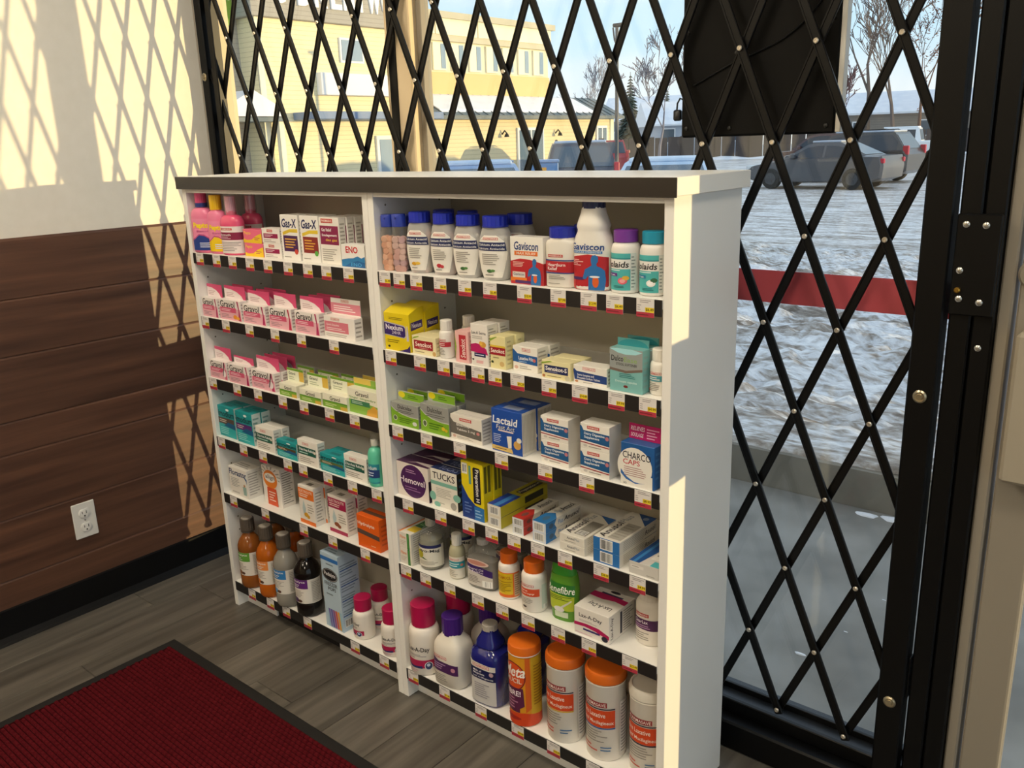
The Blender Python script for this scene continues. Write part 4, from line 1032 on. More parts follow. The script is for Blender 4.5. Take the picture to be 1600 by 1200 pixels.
def pinkgen(key, lab, **kw):
    x, y, z, rx, h = DIM[key]; ry = rx * .62; hb = h * .66; rn = .013
    p = bprof(rx, ry, hb, rn, .24) + [(hb + .01, rn, rn)]
    caps = [capc(hb + .006, h * .96, .0135, 'e9a7bd', .04), ([(hb, .017, .017), (h, .016, .016)], m_clear, 0, 'clear_overcap')]
    els = [('r', 0, 0, 1, 1, 'f3e9e6'), *own(.12, .86, .55, .94), ('r', .02, .50, .98, .78, '8c1f48'), ('t', 'Bismuth', .1, .65, .5, .73, 'ffffff'), ('l', .1, .53, .6, .63, 2, 'e8c8d4'), ('l', .12, .08, .8, .44, 6, 'a89ca0')]
    return bottle('medicine_bottle', lab, x, y, z, p, mat('e8557f', .25, coat=.4), caps, (hb * .05, hb * .72, -62, 95, els), e=2.3, rz=math.radians(14), group='pink liquid bottles with clear overcaps', **kw)
pinkgen('pinkgen_a', 'pink liquid bottle with clear overcap and maroon block label'); pinkgen('pinkgen_b', 'pink liquid bottle with clear overcap in the back row', note=False)
C('pb', 'tablet_box', 'pink and yellow tablet box in a stack of two', .03, 'ef6f8f', {'front': [('p', [(0, 0), (1, 0), (1, .75), (.7, .55), (.45, .25), (.2, .2), (0, .3)], 'f5cf2a'), ('t', 'Pepto', .06, .55, .42, .85, 'f7dc3a'), ('l', .6, .2, .92, .45, 2, 'c03f5f')]}, stack=1, group='pink and yellow tablet boxes')
x0, x1, y, z, h = DIM['pb']; q = [o for o in COL.objects if o.name.startswith('tablet_box')][-1]; copy_tree(q, loc=(x0 + (x1 - x0) / 2 - .003, y + .016, z + h + .0008), label='pink and yellow tablet box, upper of its pair'); q['label'] = 'pink and yellow tablet box, lower of its pair'
C('mb', 'tablet_box', 'white and maroon tablet box in a stack of two', .03, 'f2ede8', {'front': [*own(.3, .75, .62, .92), ('r', .1, .35, .9, .65, '9a1f50'), ('l', .15, .42, .7, .6, 2, 'f4dbe6'), ('l', .1, .06, .8, .28, 2, 'b0a8a4')], 'right': [('l', .1, .1, .9, .9, 5, 'b8b0a8')]}, group='white and maroon tablet boxes')
x0, x1, y, z, h = DIM['mb']; q = [o for o in COL.objects if o.name.startswith('tablet_box') and 'maroon' in o['label']][-1]; copy_tree(q, loc=(x0 + (x1 - x0) / 2 - .002, y + .015, z + h + .0008), label='white and maroon tablet box, upper of its pair'); q['label'] = 'white and maroon tablet box, lower of its pair'
def gasx(key, lab, c1, dot):
    C(key, 'medicine_box', lab, .026, 'f4f1ec', {'front': [('t', 'Gas-X', .08, .72, .92, .92, '20285c', {'sh': .15, 'b': .03}), ('p', [(.1, .55), (.5, .62), (.95, .62), (.95, .70), (.5, .69), (.1, .62)], 'e8c93a'), ('r', .12, .2, .92, .55, c1), ('l', .2, .26, .85, .5, 4, 'e8b64a'), ('e', .8, .2, .1, .06, dot), ('l', .1, .05, .5, .1, 1, '9a948c')], 'right': [('l', .15, .1, .85, .9, 10, 'b8b2a8')]}, n=2)
gasx('gasx_a', 'white gas relief box with purple panel and red dot', '4a2258', 'd04a3a')
gasx('gasx_b', 'white gas relief box with brown red panel and green mint', '8c2f2c', '5fae4a')
C('gasg', 'medicine_box', 'white own-brand box with maroon upper panel', .02, 'f1ede6', {'front': [*own(.12, .88, .7, .97), ('r', .04, .42, .96, .82, '8a1f4e'), ('t', 'Gas Relief', .12, .70, .62, .77, 'ffffff'), ('t', 'Soulagement', .12, .58, .88, .65, 'ffffff'), ('t', 'des gaz', .3, .48, .88, .55, 'e8c03a'), ('l', .1, .06, .9, .34, 6, 'a8a29a')], 'right': [('l', .15, .1, .85, .9, 10, 'b8b2a8')]}, n=4)
C('eno', 'antacid_box', 'white and blue antacid box with red lettering', .03, 'f3f1ee', {'front': [('t', 'ENO', .2, .62, .72, .92, 'c8242c', {'b': .03}), ('p', [(0, 0), (1, 0), (1, .5), (.85, .42), (.7, .5), (.5, .4), (.3, .38), (0, .3)], '2f7fb8'), ('p', [(.1, 0), (1, 0), (1, .22), (.7, .3), (.4, .2)], '1d5f9c'), ('t', 'ENO', .4, .04, .85, .2, '4fa8dc')]})
# ---------------------------------------------------------------- left unit, second and third shelf: motion sickness tablets
def grav(key, lab, n=1, accent=MAG, hh=.035, extra=[], band='e8a0b4', name='tablet_box', xs=None):
    if xs: x0, x1 = xs; DIM[key] = (x0, x1, *DIM[key][2:])
    C(key, name, lab, .022, 'f3ece8', {'front': [('r', 0, 0, 1, .58, 'ecb3bf'), ('r', .05, .38, .78, .62, 'd8587c'), ('t', 'Gravol', .06, .62, .74, .95, '25201f', {'b': .015}), ('l', .1, .42, .7, .56, 2, 'f6dfe4'), ('l', .08, .08, .6, .3, 3, 'a88088'), ('p', [(.86, .02), (.98, .02), (.9, .98), (.84, .98), (.9, .5)], accent), *extra], 'right': [('l', .1, .1, .9, .9, 5, 'c0a8a8')]}, n=n,
      header=(hh, 'd8507c', [('p', [(0, 0), (.9, 0), (.82, .28), (.62, .55), (.35, .72), (0, .78)], 'f2e4e4'), ('l', .1, .12, .55, .5, 3, 'c0a0a4')]))
grav('gr1', 'pink tablet box with plain header, beside the wood wall', xs=(.021, .0975))
grav('gr2', 'pink tablet box with an orange fruit print', n=2, extra=[('e', .72, .18, .09, .11, 'e8902a'), ('e', .85, .14, .07, .08, 'f0b03a')])
grav('gr3', 'pink tablet box right of the orange fruit one', n=3)
grav('gr4', 'pink tablet box with a strong crimson corner', accent='c0204c')
grav('gr5', 'pink tablet box left of the white-headed own-brand box', n=3)
C('gr6', 'tablet_box', 'white and pink own-brand tablet box with white header', .026, 'f4efea', {'front': [('r', .02, .28, .8, .76, 'dc7c8c'), *own(.24, .82, .52, .93, False), ('t', 'Quick Dissolve', .08, .55, .5, .66, 'fbeeee'), ('l', .08, .34, .75, .5, 2, 'f6dfe0'), ('l', .05, .06, .8, .22, 2, 'b0a8a0')], 'right': [('l', .1, .1, .9, .9, 4, 'b0a8a0')]}, header=(.04, 'f4efea', [('r', 0, .08, 1, .72, 'e08a9a'), ('l', .1, .2, .9, .6, 3, 'fbeeee'), *own(.36, .78, .62, .94, False)]))
clk = [('e', .84, .35, .1, .2, 'f5eeee'), ('p', [(.74, .2), (.78, .2), (.9, .95), (.84, .95)], '4a2030')]
grav('gs1', 'pink long-acting tablet box with clock print beside the wood wall', extra=clk, xs=(.021, .1060), accent='d8587c')
grav('gs2', 'pink tablet box with short header between clock-print boxes', hh=.02)
grav('gs3', 'pink long-acting tablet box with clock print beside green boxes', n=3, extra=clk)
def ging(key, lab, n, hh=.036, big=False):
    C(key, 'ginger_box', lab, .03 if not big else .024, 'f2f0dc', {'front': ([('r', 0, 0, 1, .42, '7fae3a'), ('r', 0, .42, 1, .5, '4f8a28'), ('t', 'Gravol', .3, .55, .72, .85, '25201f'), ('r', .72, 0, 1, .26, 'd8b44a'), ('l', .1, .1, .65, .34, 2, 'dbe8b0')] if not big else
        [('p', [(0, 0), (1, 0), (1, .42), (.5, .5), (0, .55)], '8ab84a'), ('r', .1, .34, .75, .54, '3f7f5a'), ('t', 'Gravol', .28, .72, .72, .9, '25201f'), ('t', 'Ginger  Gingembre', .05, .57, .95, .68, '6f9a3a'), ('p', [(.62, 0), (.98, 0), (1, .32), (.88, .45), (.76, .3), (.66, .22)], 'd9a441'), ('l', .15, .38, .7, .5, 2, 'cfe6d4')])}, n=n,
      header=(hh, 'eef0da', [('r', 0, .82, 1, 1, '6f9f30'), ('r', .72, .1, 1, .82, 'd8b44a'), ('t', 'Gravol', .1, .5, .5, .72, '3a4a2a'), ('l', .1, .1, .6, .4, 2, 'b0b89a')] if not big else [('r', 0, .0, 1, .3, '7fae3a'), ('r', 0, .3, .6, 1, 'e2c65a'), ('r', .6, .3, 1, 1, '8fb84a')]))
ging('gg4', 'small green and cream ginger box beside the clock-print box', 2)
ging('gg5', 'small green and cream ginger box in the middle of three', 2)
ging('gg6', 'small green and cream ginger box beside the larger ginger box', 2)
ging('gg7', 'larger cream and green ginger box with ginger root print', 2, .02, True)
# ---------------------------------------------------------------- left unit, fourth shelf
TEAL = '1f9aa0'
def imod(key, lab, n, sub, tall=True, xs=None):
    if xs: DIM[key] = (*xs, *DIM[key][2:])
    C(key, 'caplet_box', lab, .028, TEAL, {'front': [('p', [(0, .1), (1, 0), (1, .5), (0, .45)], '2fb0b4'), ('r', 0, .42, .95, .62, sub), ('t', 'imodium', .03, .66, .97, .86, '163038', {'b': .02}), ('e', .6, .9, .1, .04, 'e8f4f4'), ('p', [(.3, .36), (1, .3), (1, .46), (.6, .5)], '1d5f8c'), ('l', .08, .08, .8, .32, 4, '9fdede'), ('l', .08, .46, .6, .58, 2, 'e0d0c0')],
        'right': [('r', 0, 0, 1, 1, 'cfe0de'), ('l', .1, .1, .9, .9, 6, '7fa8a8')], 'top': [('r', .3, .3, .7, .7, '2a7a80')]}, n=n)
imod('im1', 'teal caplet box with brown band, beside the wood wall', 2, '54463e', xs=(.0205, .1035))
imod('im2', 'teal caplet box with purple band', 2, '5a2f78')
def diar(key, lab, n):
    C(key, 'caplet_box', lab, .024, 'f0ece4', {'front': [*own(.26, .80, .56, .90, False), ('p', [(0, .4), (.9, .4), (.9, .72), (.06, .72), (0, .76)], '1f5a4c'), ('t', 'Diarrhea Relief', .08, .56, .8, .67, 'ffffff'), ('l', .08, .43, .7, .53, 1, 'b8d8cc'), ('e', .84, .58, .05, .06, 'e8e0d0'), ('l', .08, .08, .8, .32, 3, 'a8a29a')], 'right': [('l', .1, .1, .9, .9, 6, 'b8b2a8')]}, n=n)
diar('dg3', 'white and dark green own-brand box right of the purple-band box', 2)
imod('im4', 'low teal caplet box left of the first short gap', 1, '5a4a2a')
diar('dg5', 'white and dark green own-brand box between two low teal boxes', 1)
imod('im6', 'low teal caplet box with olive band', 2, '5c6a3a')
diar('dg7', 'white and dark green own-brand box beside the mint pump bottle', 1)
x, y, z, rr, h = DIM['mint']; hb = h * .74; p = bprof(rr, rr, hb, .008, .26) + [(hb + .006, .008, .008)]
bottle('medicine_bottle', 'mint green liquid bottle with a clear dosing cap', x, y + .003, z, p, mat('5fc8a8', .3, coat=.3), [capc(hb + .004, h * .88, .009, 'e8e4da', .05), ([(hb, .011, .011), (h, .010, .010)], m_clear, 0, 'dosing_cup')],
       (hb * .1, hb * .6, -70, 70, [('r', 0, 0, 1, 1, '2a8fa0'), ('r', 0, .3, 1, .7, '24407c'), ('t', 'Imodium', .15, .72, .85, .92, 'f4f8f8'), ('l', .15, .36, .8, .62, 2, 'd8e4f4'), ('p', [(0, 0), (1, .1), (1, .3), (0, .25)], '3fb0a8')]))
# ---------------------------------------------------------------- left unit, fifth shelf
C('flo', 'probiotic_box', 'white probiotic box with dark blue lettering and small figure', .05, 'ece8e0', {'front': [('t', 'Florastor', .02, .72, .98, .93, '1f3a6c', {'b': .02}), ('p', [(.8, .78), (.98, .7), (.98, .5), (.94, .62)], '24508c'), ('l', .08, .3, .6, .64, 6, 'a8a8a4'), ('e', .82, .44, .05, .05, 'c8946a'), ('p', [(.74, .1), (.9, .1), (.92, .4), (.72, .4)], '9fc0b8'), ('r', .1, .08, .5, .14, 'c8c4bc')], 'right': [('l', .1, .1, .9, .92, 9, 'b4b0a8'), ], 'top': [('l', .1, .2, .9, .8, 3, 'a8a49c')]})
C('ali', 'probiotic_box', 'white probiotic box with a large orange disc', .045, 'efe9e2', {'front': [*[('p', [(.42, .78), (.42 + .6 * math.cos(a), .78 + .24 * math.sin(a)), (.42 + .6 * math.cos(a + .12), .78 + .24 * math.sin(a + .12))], 'a8a49c') for a in [k * .42 for k in range(15)]], ('e', .46, .68, .42, .26, 'efe9e2'), ('e', .46, .68, .38, .24, 'e8842a'), ('e', .44, .72, .3, .12, 'f2eee8'), ('t', 'align', .2, .65, .72, .80, '4a4a4c', {'b': .01}), ('p', [(.22, 0), (.78, 0), (.74, .46), (.24, .46)], 'd8552a'), ('l', .32, .1, .7, .38, 4, 'f4d8c8')], 'right': [('l', .1, .08, .9, .92, 14, '9a968e')]})
def lyte(key, lab, c1, fruit, n=2):
    C(key, 'sachet_box', lab, .034, 'efe9e0', {'front': [('r', 0, .66, 1, .93, c1), ('t', 'ELECTROLYTE', .06, .82, .9, .89, 'f6e4d8'), ('l', .08, .7, .7, .8, 2, 'f6e4d8'), ('p', [(.3, .62), (.42, .4), (.36, .26), (.24, .26), (.2, .4)], 'b8ccd0'), ('e', .42, .24, .14, .06, fruit), ('e', .55, .2, .1, .05, fruit), ('l', .55, .3, .95, .56, 4, 'b0a89c'), ('r', 0, 0, 1, .1, c1)], 'right': [('l', .15, .1, .85, .9, 10, 'b4aea4')], 'top': [('r', .35, .3, .65, .7, '8a8478')]}, n=n)
lyte('orw', 'white sachet box with orange top panel and fruit print', 'e8782a', 'd8a02a')
lyte('mrw', 'white sachet box with crimson top panel and fruit print', 'a01f4c', '8a4a2a')
C('ora', 'sachet_box', 'bright orange sachet box with grey band', .045, 'e8641a', {'front': [('t', 'Hydralyte', .04, .66, .8, .8, 'f8e8dc', {'b': .015}), ('p', [(0, .42), (1, .36), (1, .5), (0, .56)], '5a4a44'), ('l', .6, .1, .9, .16, 1, 'f4c8a0')], 'top': [('r', 0, .35, 1, .65, '6a4a3a')], 'right': [('l', .15, .15, .85, .85, 5, 'c85010')]})
# ---------------------------------------------------------------- left unit, bottom shelf
def juice(key, label, col, ltop, wedge, group=None, dx=0, dy=0, note=True):
    x, y, z, rx, h = DIM[key]; hb = h * .80; rn = .0155
    P = [(0, rx * .8, rx * .8), (.004, rx * .95, rx * .95), (.012, rx, rx), (hb * .24, rx, rx), (hb * .25, rx * .975, rx * .975), (hb * .68, rx * .975, rx * .975), (hb * .70, rx, rx), (hb * .78, rx * .97, rx * .97), (hb * .86, rx * .82, rx * .82), (hb * .93, rx * .58, rx * .58), (hb * .98, rn, rn), (hb + .005, rn, rn)]
    m = mat(col, .12, 0, .35, .5)
    els = [('r', 0, 0, 1, 1, 'e6e0d6'), ('r', 0, .62, .62, 1, ltop), ('t', 'Pedialyte', .08, .84, .56, .95, 'f2f0ea'), ('l', .08, .66, .5, .8, 2, 'e8e8e0'), ('e', .25, .12, .1, .1, wedge), ('e', .38, .1, .07, .06, '5a3a28'), ('l', .1, .26, .58, .56, 5, 'a8a098'), ('r', .70, .05, .98, .95, 'd0cac0'), ('l', .72, .1, .96, .9, 12, '9a948c')]
    lid = [capc(hb + .006, h - .001, .0205, '5a5148', .05), ([(h - .001, .0165, .0165), (h - .0002, .0160, .0160)], mat('b4aca2', .4), 0, 'cap_seal'), ([(hb + .001, .0205, .0205), (hb + .005, .0205, .0205)], mat('4c453d', .4), 0, 'tamper_ring')]
    return bottle('drink_bottle', label, x + dx, y + dy, z, P, m, lid, (hb * .255, hb * .675, -72, 100, els), group=group, note=note, rz=math.radians(16))
juice('j1', 'amber drink bottle with a green-topped label', 'a8622a', '5f9c3a', '8a5a2a')
juice('j2', 'orange drink bottle with an orange label', 'd8701e', 'e8904a', 'd87a2a')
juice('j3', 'clear drink bottle with a blue-topped label', 'a9a49a', '2f78b8', '5f9fd0')
juice('j4', 'dark purple drink bottle with a purple-topped label', '1f1a18', '5f2478', '4a2a60')
juice('j1', 'amber drink bottle in the back row behind the amber one', 'a8622a', '5f9c3a', '8a5a2a', dx=.006, dy=.085, note=False)
juice('j2', 'orange drink bottle in the back row behind the orange one', 'c05a14', 'e8904a', 'd87a2a', dx=.012, dy=.085, note=False)
C('frz', 'freezer_pop_box', 'tall pale blue freezer pop box with black oval logo', .068, 'b9cede', {'front': [('r', 0, .90, 1, .95, '2f6fb8'), ('l', .3, .84, .9, .88, 1, '6f7f8c'), ('e', .48, .72, .44, .085, '1c1c20'), ('e', .48, .72, .41, .075, 'f2f2f2'), ('e', .48, .72, .40, .072, '1c1c20'), ('t', 'Pedialyte', .16, .69, .80, .755, 'f2f2f4', {'sh': .1}), ('t', 'FREEZER', .14, .575, .86, .625, '25201f'), ('t', 'POPS', .32, .515, .76, .56, '25201f'), ('l', .2, .44, .8, .48, 1, '7a8a96'), ('r', .18, .02, .98, .26, '9fc4d8'),
     *[('p', [(.22 + .13 * k, .26), (.32 + .13 * k, .26), (.40 + .13 * k, .02), (.30 + .13 * k, .02)], c_) for k, c_ in enumerate(('7a6fb0', '6a58a8', '9a4a8c', 'd85a3a', 'e8a83a'))]],
     'right': [*[('r', .06, .2 + .1 * k, .94, .215 + .1 * k, '2f5a9c') for k in range(0, 7, 2)], *[('l', .06, .22 + .1 * k, .94, .29 + .1 * k, 2, '7f93a6') for k in range(7)], ('bar', .12, .06, .5, .16)], 'top': [('l', .1, .1, .9, .9, 5, '7f93a6')]})
def laxbottle(name, label, x, y, z, r, h, group=None, rz=0.3, note=True):
    hb = h * .70; p = bprof(r, r, hb, r * .62, .2) + [(hb + .002, r * .62, r * .62)]
    els = [('t', 'Lax-A-Day', .16, .64, .84, .82, '242024', {'b': .015}), ('l', .2, .52, .8, .6, 2, '8a8484'), ('l', .2, .46, .5, .5, 1, '8a8484'), ('p', [(0, .22), (.3, .16), (1, .18), (1, .42), (0, .42)], 'b01f50'), ('p', [(0, .22), (.3, .16), (.62, .16), (.62, .24), (.3, .22), (0, .28)], '2a3068'), ('e', .80, .24, .12, .13, 'e8e8ee'), ('e', .80, .24, .10, .11, '2a3a68'), ('e', .79, .27, .05, .05, 'c8d4e8'), ('l', .2, .03, .6, .12, 2, 'd8a0b0'), ('r', 1.15, .3, 1.5, .55, '8a2040') if False else ('l', .2, .0, .4, .02, 1, 'c8b0b0')]
    return bottle(name, label, x, y, z, p, mat('efe8de', .35), [capc(hb, h, r * .80, 'b4174e', .03), ([(hb - .002, r * .70, r * .70), (hb, r * .70, r * .70)], mat('efe8de', .4), 0, 'neck_ring')], (hb * .06, hb * .74, -66, 66, els), group=group, rz=rz, note=note)
x, y, z, r_, h = DIM['lx1']; laxbottle('laxative_bottle', 'small white bottle with crimson cap nearest the freezer pop box', x, y, z, r_ * .96, h, rz=-.35)
x, y, z, r_, h = DIM['lx2']; laxbottle('laxative_bottle', 'small white bottle with crimson cap in the back row', x, .100, z, .0285, h, rz=.55, note=False)
x, y, z, r_, h = DIM['lx3']; laxbottle('laxative_bottle', 'white bottle with crimson cap half behind the middle panel', .700, .030, z, .0300, .130, rz=.5)
# ================================================================ PRODUCTS: right unit, top shelf
def tablets(rx, ry, hb, cols, seed):
    def f(r):
        rd = random.Random(seed); b = MB(); z = .006
        while z < hb * .80:
            for k in range(2):
                for q in range(2):
                    a = rd.uniform(0, 6.28); cx = (k - .5) * rx * .8; cx += rx * .12 * math.cos(a); cy = (q - .5) * ry * .8; t = .0085
                    c_ = mat(rd.choice(cols), .7); n = 9; tx, ty = rd.uniform(-.5, .5), rd.uniform(-.5, .5); R = []
                    for dz, s in ((-.0035, .7), (-.002, 1), (.002, 1), (.0035, .7)): R.append([(cx + t * s * math.cos(2 * math.pi * i / n), cy + dz * .8 + t * ty * .2 * math.sin(2 * math.pi * i / n), z + t * s * math.sin(2 * math.pi * i / n) + dz * tx) for i in range(n)])
                    b.rings(R, c_)
            z += .0125
        o = b.build('tablets', r); o['kind'] = 'stuff'
    return f
def tums(x, y, rx, ry, h, cols, seed, lab, rz, els=None, note=True):
    z = SZ[0]; hb = h * .80; P = [(0, rx * .7, ry * .8), (.004, rx * .85, ry * .95), (hb * .4, rx, ry), (hb * .7, rx, ry), (hb * .92, rx * .9, ry * .9), (hb, rx * .8, ry * .8)]
    cp = [([(hb - .002, rx * .93, ry * .95), (h - .004, rx * .93, ry * .95), (h, rx * .86, ry * .85)], mat('2a3fa8', .35), 0, 'flip_cap'), ([(h - .010, rx * .4, ry * 1.02), (h - .006, rx * .4, ry * 1.02)], mat('22338c', .35), 0, 'cap_tab')]
    return bottle('antacid_bottle', lab, x, y, z, P, m_clear, cp, (hb * .12, hb * .86, -60, 60, els) if els else None, e=2.8, rz=rz, extra=tablets(rx * .95, ry * .8, hb, cols, seed), note=note)
tums(.797, .022, .0160, .0150, .122, ['e8a888', 'eab294', 'e0a080'], 1, 'slim clear bottle of peach tablets with blue flip cap', .3)
tums(.833, .022, .0175, .0150, .124, ['d8a49c', 'caa0a4', 'e0b8b0'], 2, 'slim clear bottle of pink tablets with blue flip cap', .3)
te = [('r', 0, 0, 1, 1, '223a8c'), ('e', .5, .55, .42, .2, 'd8502a'), ('r', .05, .42, .95, .58, '1d2a5c'), ('t', 'TUMS', .1, .44, .9, .57, 'f4f4f4', {'b': .03}), ('l', .15, .06, .8, .3, 4, '8fa0d8')]
tums(.842, .058, .0175, .0140, .122, ['c8a8b0', 'd0b0a8'], 3, 'slim clear bottle with a blue label behind the pink tablets', .9, te, False)
def calc(key, lab, cols, pic, seed, dy=0, note=True, dx=0):
    x, y, z, rx, h = DIM[key]; ry = rx * .66; hb = h * .84; rn = rx * .62
    P = [(0, rx * .66, ry * .76), (.003, rx * .76, ry * .86), (hb * .18, rx * .9, ry * .95), (hb * .45, rx, ry), (hb * .7, rx * .97, ry), (hb * .86, rx * .86, ry * .95), (hb * .95, rx * .74, ry * .92), (hb, rn, rn * .95)]
    els = [('p', [(.14, 0), (.86, 0), (1, .6), (.9, .88), (.7, 1), (.3, 1), (.1, .88), (0, .6)], 'f0ece4'), *own(.26, .89, .74, .955, False), ('p', [(.03, .64), (.97, .64), (.93, .84), (.07, .84)], '1d2a5c'), ('t', 'Calcium Antacid', .12, .755, .9, .81, 'f4f4f4'), ('t', 'Calcium Antiacide', .12, .665, .9, .715, 'f4f4f4'), ('l', .25, .3, .75, .58, 6, '9a948c'), *pic, ('l', .3, .04, .7, .09, 1, '8a847c')]
    return bottle('antacid_bottle', lab, x + dx, y + dy, z, P, m_milky, [capc(hb, h, rx * .72, '2233b8', .06), ([(hb - .002, rx * .76, rx * .72), (hb + .001, rx * .76, rx * .72)], mat('1f2ea0', .4), 0, 'tamper_ring')], (hb * .06, hb * .84, -62, 62, els), e=2.5, rz=math.radians(10), extra=tablets(rx * .9, ry * .8, hb, cols, seed), note=note, group=None)
yel_ = [('e', .42, .17, .1, .045, 'd8a02a'), ('e', .56, .18, .09, .04, 'e8c04a')]; red_ = [('e', .46, .17, .1, .05, 'b82a3a'), ('e', .58, .15, .07, .04, 'c8424a')]
grn_ = [('e', .46, .16, .09, .04, '3f6a3a'), ('e', .56, .17, .07, .03, '5a8a4a')]
calc('ca1', 'antacid bottle of coloured tablets with yellow fruit picture', ['e8b0a4', 'f0d49a', 'dce8d0', 'e8c0b8', 'e8b070'], yel_, 4)
calc('ca2', 'antacid bottle of pinkish tablets with red berry picture', ['d8a8a4', 'e0b8b0', 'd0b0b0'], red_, 5)
calc('ca3', 'antacid bottle of white tablets beside the berry one', ['e8e4dc', 'f0ece4'], grn_, 6)
calc('ca4', 'antacid bottle of white tablets beside the red heartburn box', ['e8e4dc', 'f0ece4'], grn_, 7)
for k, (ky, nm) in enumerate((('ca1', 'yellow fruit'), ('ca2', 'red berry'), ('ca4', 'last white'))): calc(ky, 'back row antacid bottle behind the %s antacid bottle' % nm, ['e0d8d0', 'e8c8c0'], grn_, 20 + k, dy=.062, note=False, dx=.012)
MAN = [(.30, 0), (.32, .42), (.22, .30), (.12, .32), (.20, .58), (.36, .66), (.43, .70), (.41, .78), (.40, .88), (.45, .97), (.55, .99), (.63, .94), (.63, .82), (.58, .74), (.60, .68), (.72, .64), (.84, .55), (.88, .30), (.84, 0)]
def man(x0, y0, x1, y1): return [('p', [(x0 + (x1 - x0) * a, y0 + (y1 - y0) * b_) for a, b_ in MAN], '2a6fb0'), ('e', x0 + (x1 - x0) * .55, y0 + (y1 - y0) * .24, (x1 - x0) * .10, (y1 - y0) * .16, 'd8602a'), ('e', x0 + (x1 - x0) * .52, y0 + (y1 - y0) * .38, (x1 - x0) * .16, (y1 - y0) * .03, 'e8eef4')]
C('gvb', 'antacid_box', 'white and red heartburn box with a blue figure', .03, 'f2efe8', {'front': [('p', [(0, 0), (1, 0), (1, .46), (.6, .53), (.3, .54), (0, .48)], 'b8242e'), ('t', 'Gaviscon', .12, .72, .86, .90, '1f3a78', {'b': .02, 'sh': .1}), ('r', .13, .61, .84, .70, 'e0702a'), ('t', 'MAX RELIEF', .2, .63, .78, .68, 'fbeee0'), ('l', .08, .36, .5, .48, 4, 'f0c8c0'), ('r', .06, .12, .45, .26, 'd8d0c8'), ('t', 'Gaviscon', .09, .18, .42, .24, '3a4a78'), ('r', .0, .06, .5, .14, 'e07a2a'), ('r', .14, .02, .7, .08, '4a2a68'), *man(.46, .0, 1.0, .56)], 'right': [('r', 0, 0, 1, .46, 'b8242e')], 'top': [('l', .2, .3, .8, .7, 2, 'c8c0b8')]})
x, y, z, rx, h = DIM['hb']; hb = h * .80
def heartburn(dx, dy, lab, note):
    ry = rx * .72; p = bprof(rx, ry, hb, rx * .70, .12) + [(hb + .004, rx * .7, rx * .68)]
    bottle('tablet_bottle', lab, x + .0035 + dx, y + dy, z, p, mat('efeae0', .35), [capc(hb + .003, h, rx * .80, '2230a8', .04), ([(hb, rx * .76, rx * .74), (hb + .003, rx * .76, rx * .74)], mat('efeae0', .4), 0, 'neck_ring')],
       (hb * .06, hb * .80, -64, 64, [*own(.22, .78, .66, .86), ('r', 0, .68, 1, .715, '27408c'), ('p', [(0, .38), (1, .34), (1, .66), (0, .68)], 'b8242e'), ('t', 'Heartburn', .22, .53, .72, .62, 'fbf0ec'), ('t', 'Relief', .22, .42, .5, .51, 'fbf0ec'), ('r', 0, .33, 1, .36, '27408c'), ('l', .24, .16, .8, .3, 3, 'a09a92'), ('l', .24, .03, .8, .07, 1, '8a847c')]), e=3.0, rz=math.radians(8), note=note)
heartburn(0, 0, 'white tablet bottle with blue cap and red heartburn label', True)
heartburn(.012, .062, 'white tablet bottle with blue cap behind the red label one', False)
x, y, z, rx, h = DIM['gvl']; ry = rx * .66
P = [(0, rx * .9, ry * .9), (.003, rx * .98, ry * .98), (.006, rx, ry), (h * .52, rx, ry), (h * .60, rx * .92, ry * .98), (h * .655, rx * .78, ry), (h * .68, rx * .76, ry), (h * .72, rx * .82, ry * 1.05), (h * .76, rx * .76, ry), (h * .86, rx * .60, ry * .85), (h * .91, rx * .56, rx * .5), (h * .93, rx * .5, rx * .5)]
bottle('antacid_bottle', 'tall white antacid liquid bottle with blue figure label', x, y, z, P, mat('f0ece4', .35), [capc(h * .915, h, rx * .58, '1f2a58', .06)],
       (h * .01, h * .57, -66, 66, [('p', [(0, 0), (1, 0), (1, .66), (.5, .72), (0, .64)], 'b8242e'), ('t', 'Gaviscon', .06, .80, .86, .94, '1f4a90', {'b': .02, 'sh': .1}), ('r', .08, .735, .82, .785, '3a78b8'), ('t', 'REGULAR STRENGTH', .14, .745, .78, .775, 'e8f0f8'), ('l', .06, .48, .4, .62, 4, 'f0c8c0'), ('r', .06, .2, .4, .26, '4a2a68'), ('r', .02, .0, .2, .2, 'c03a3a'), *man(.30, .0, .98, .72)]), e=3.0, rz=math.radians(6))
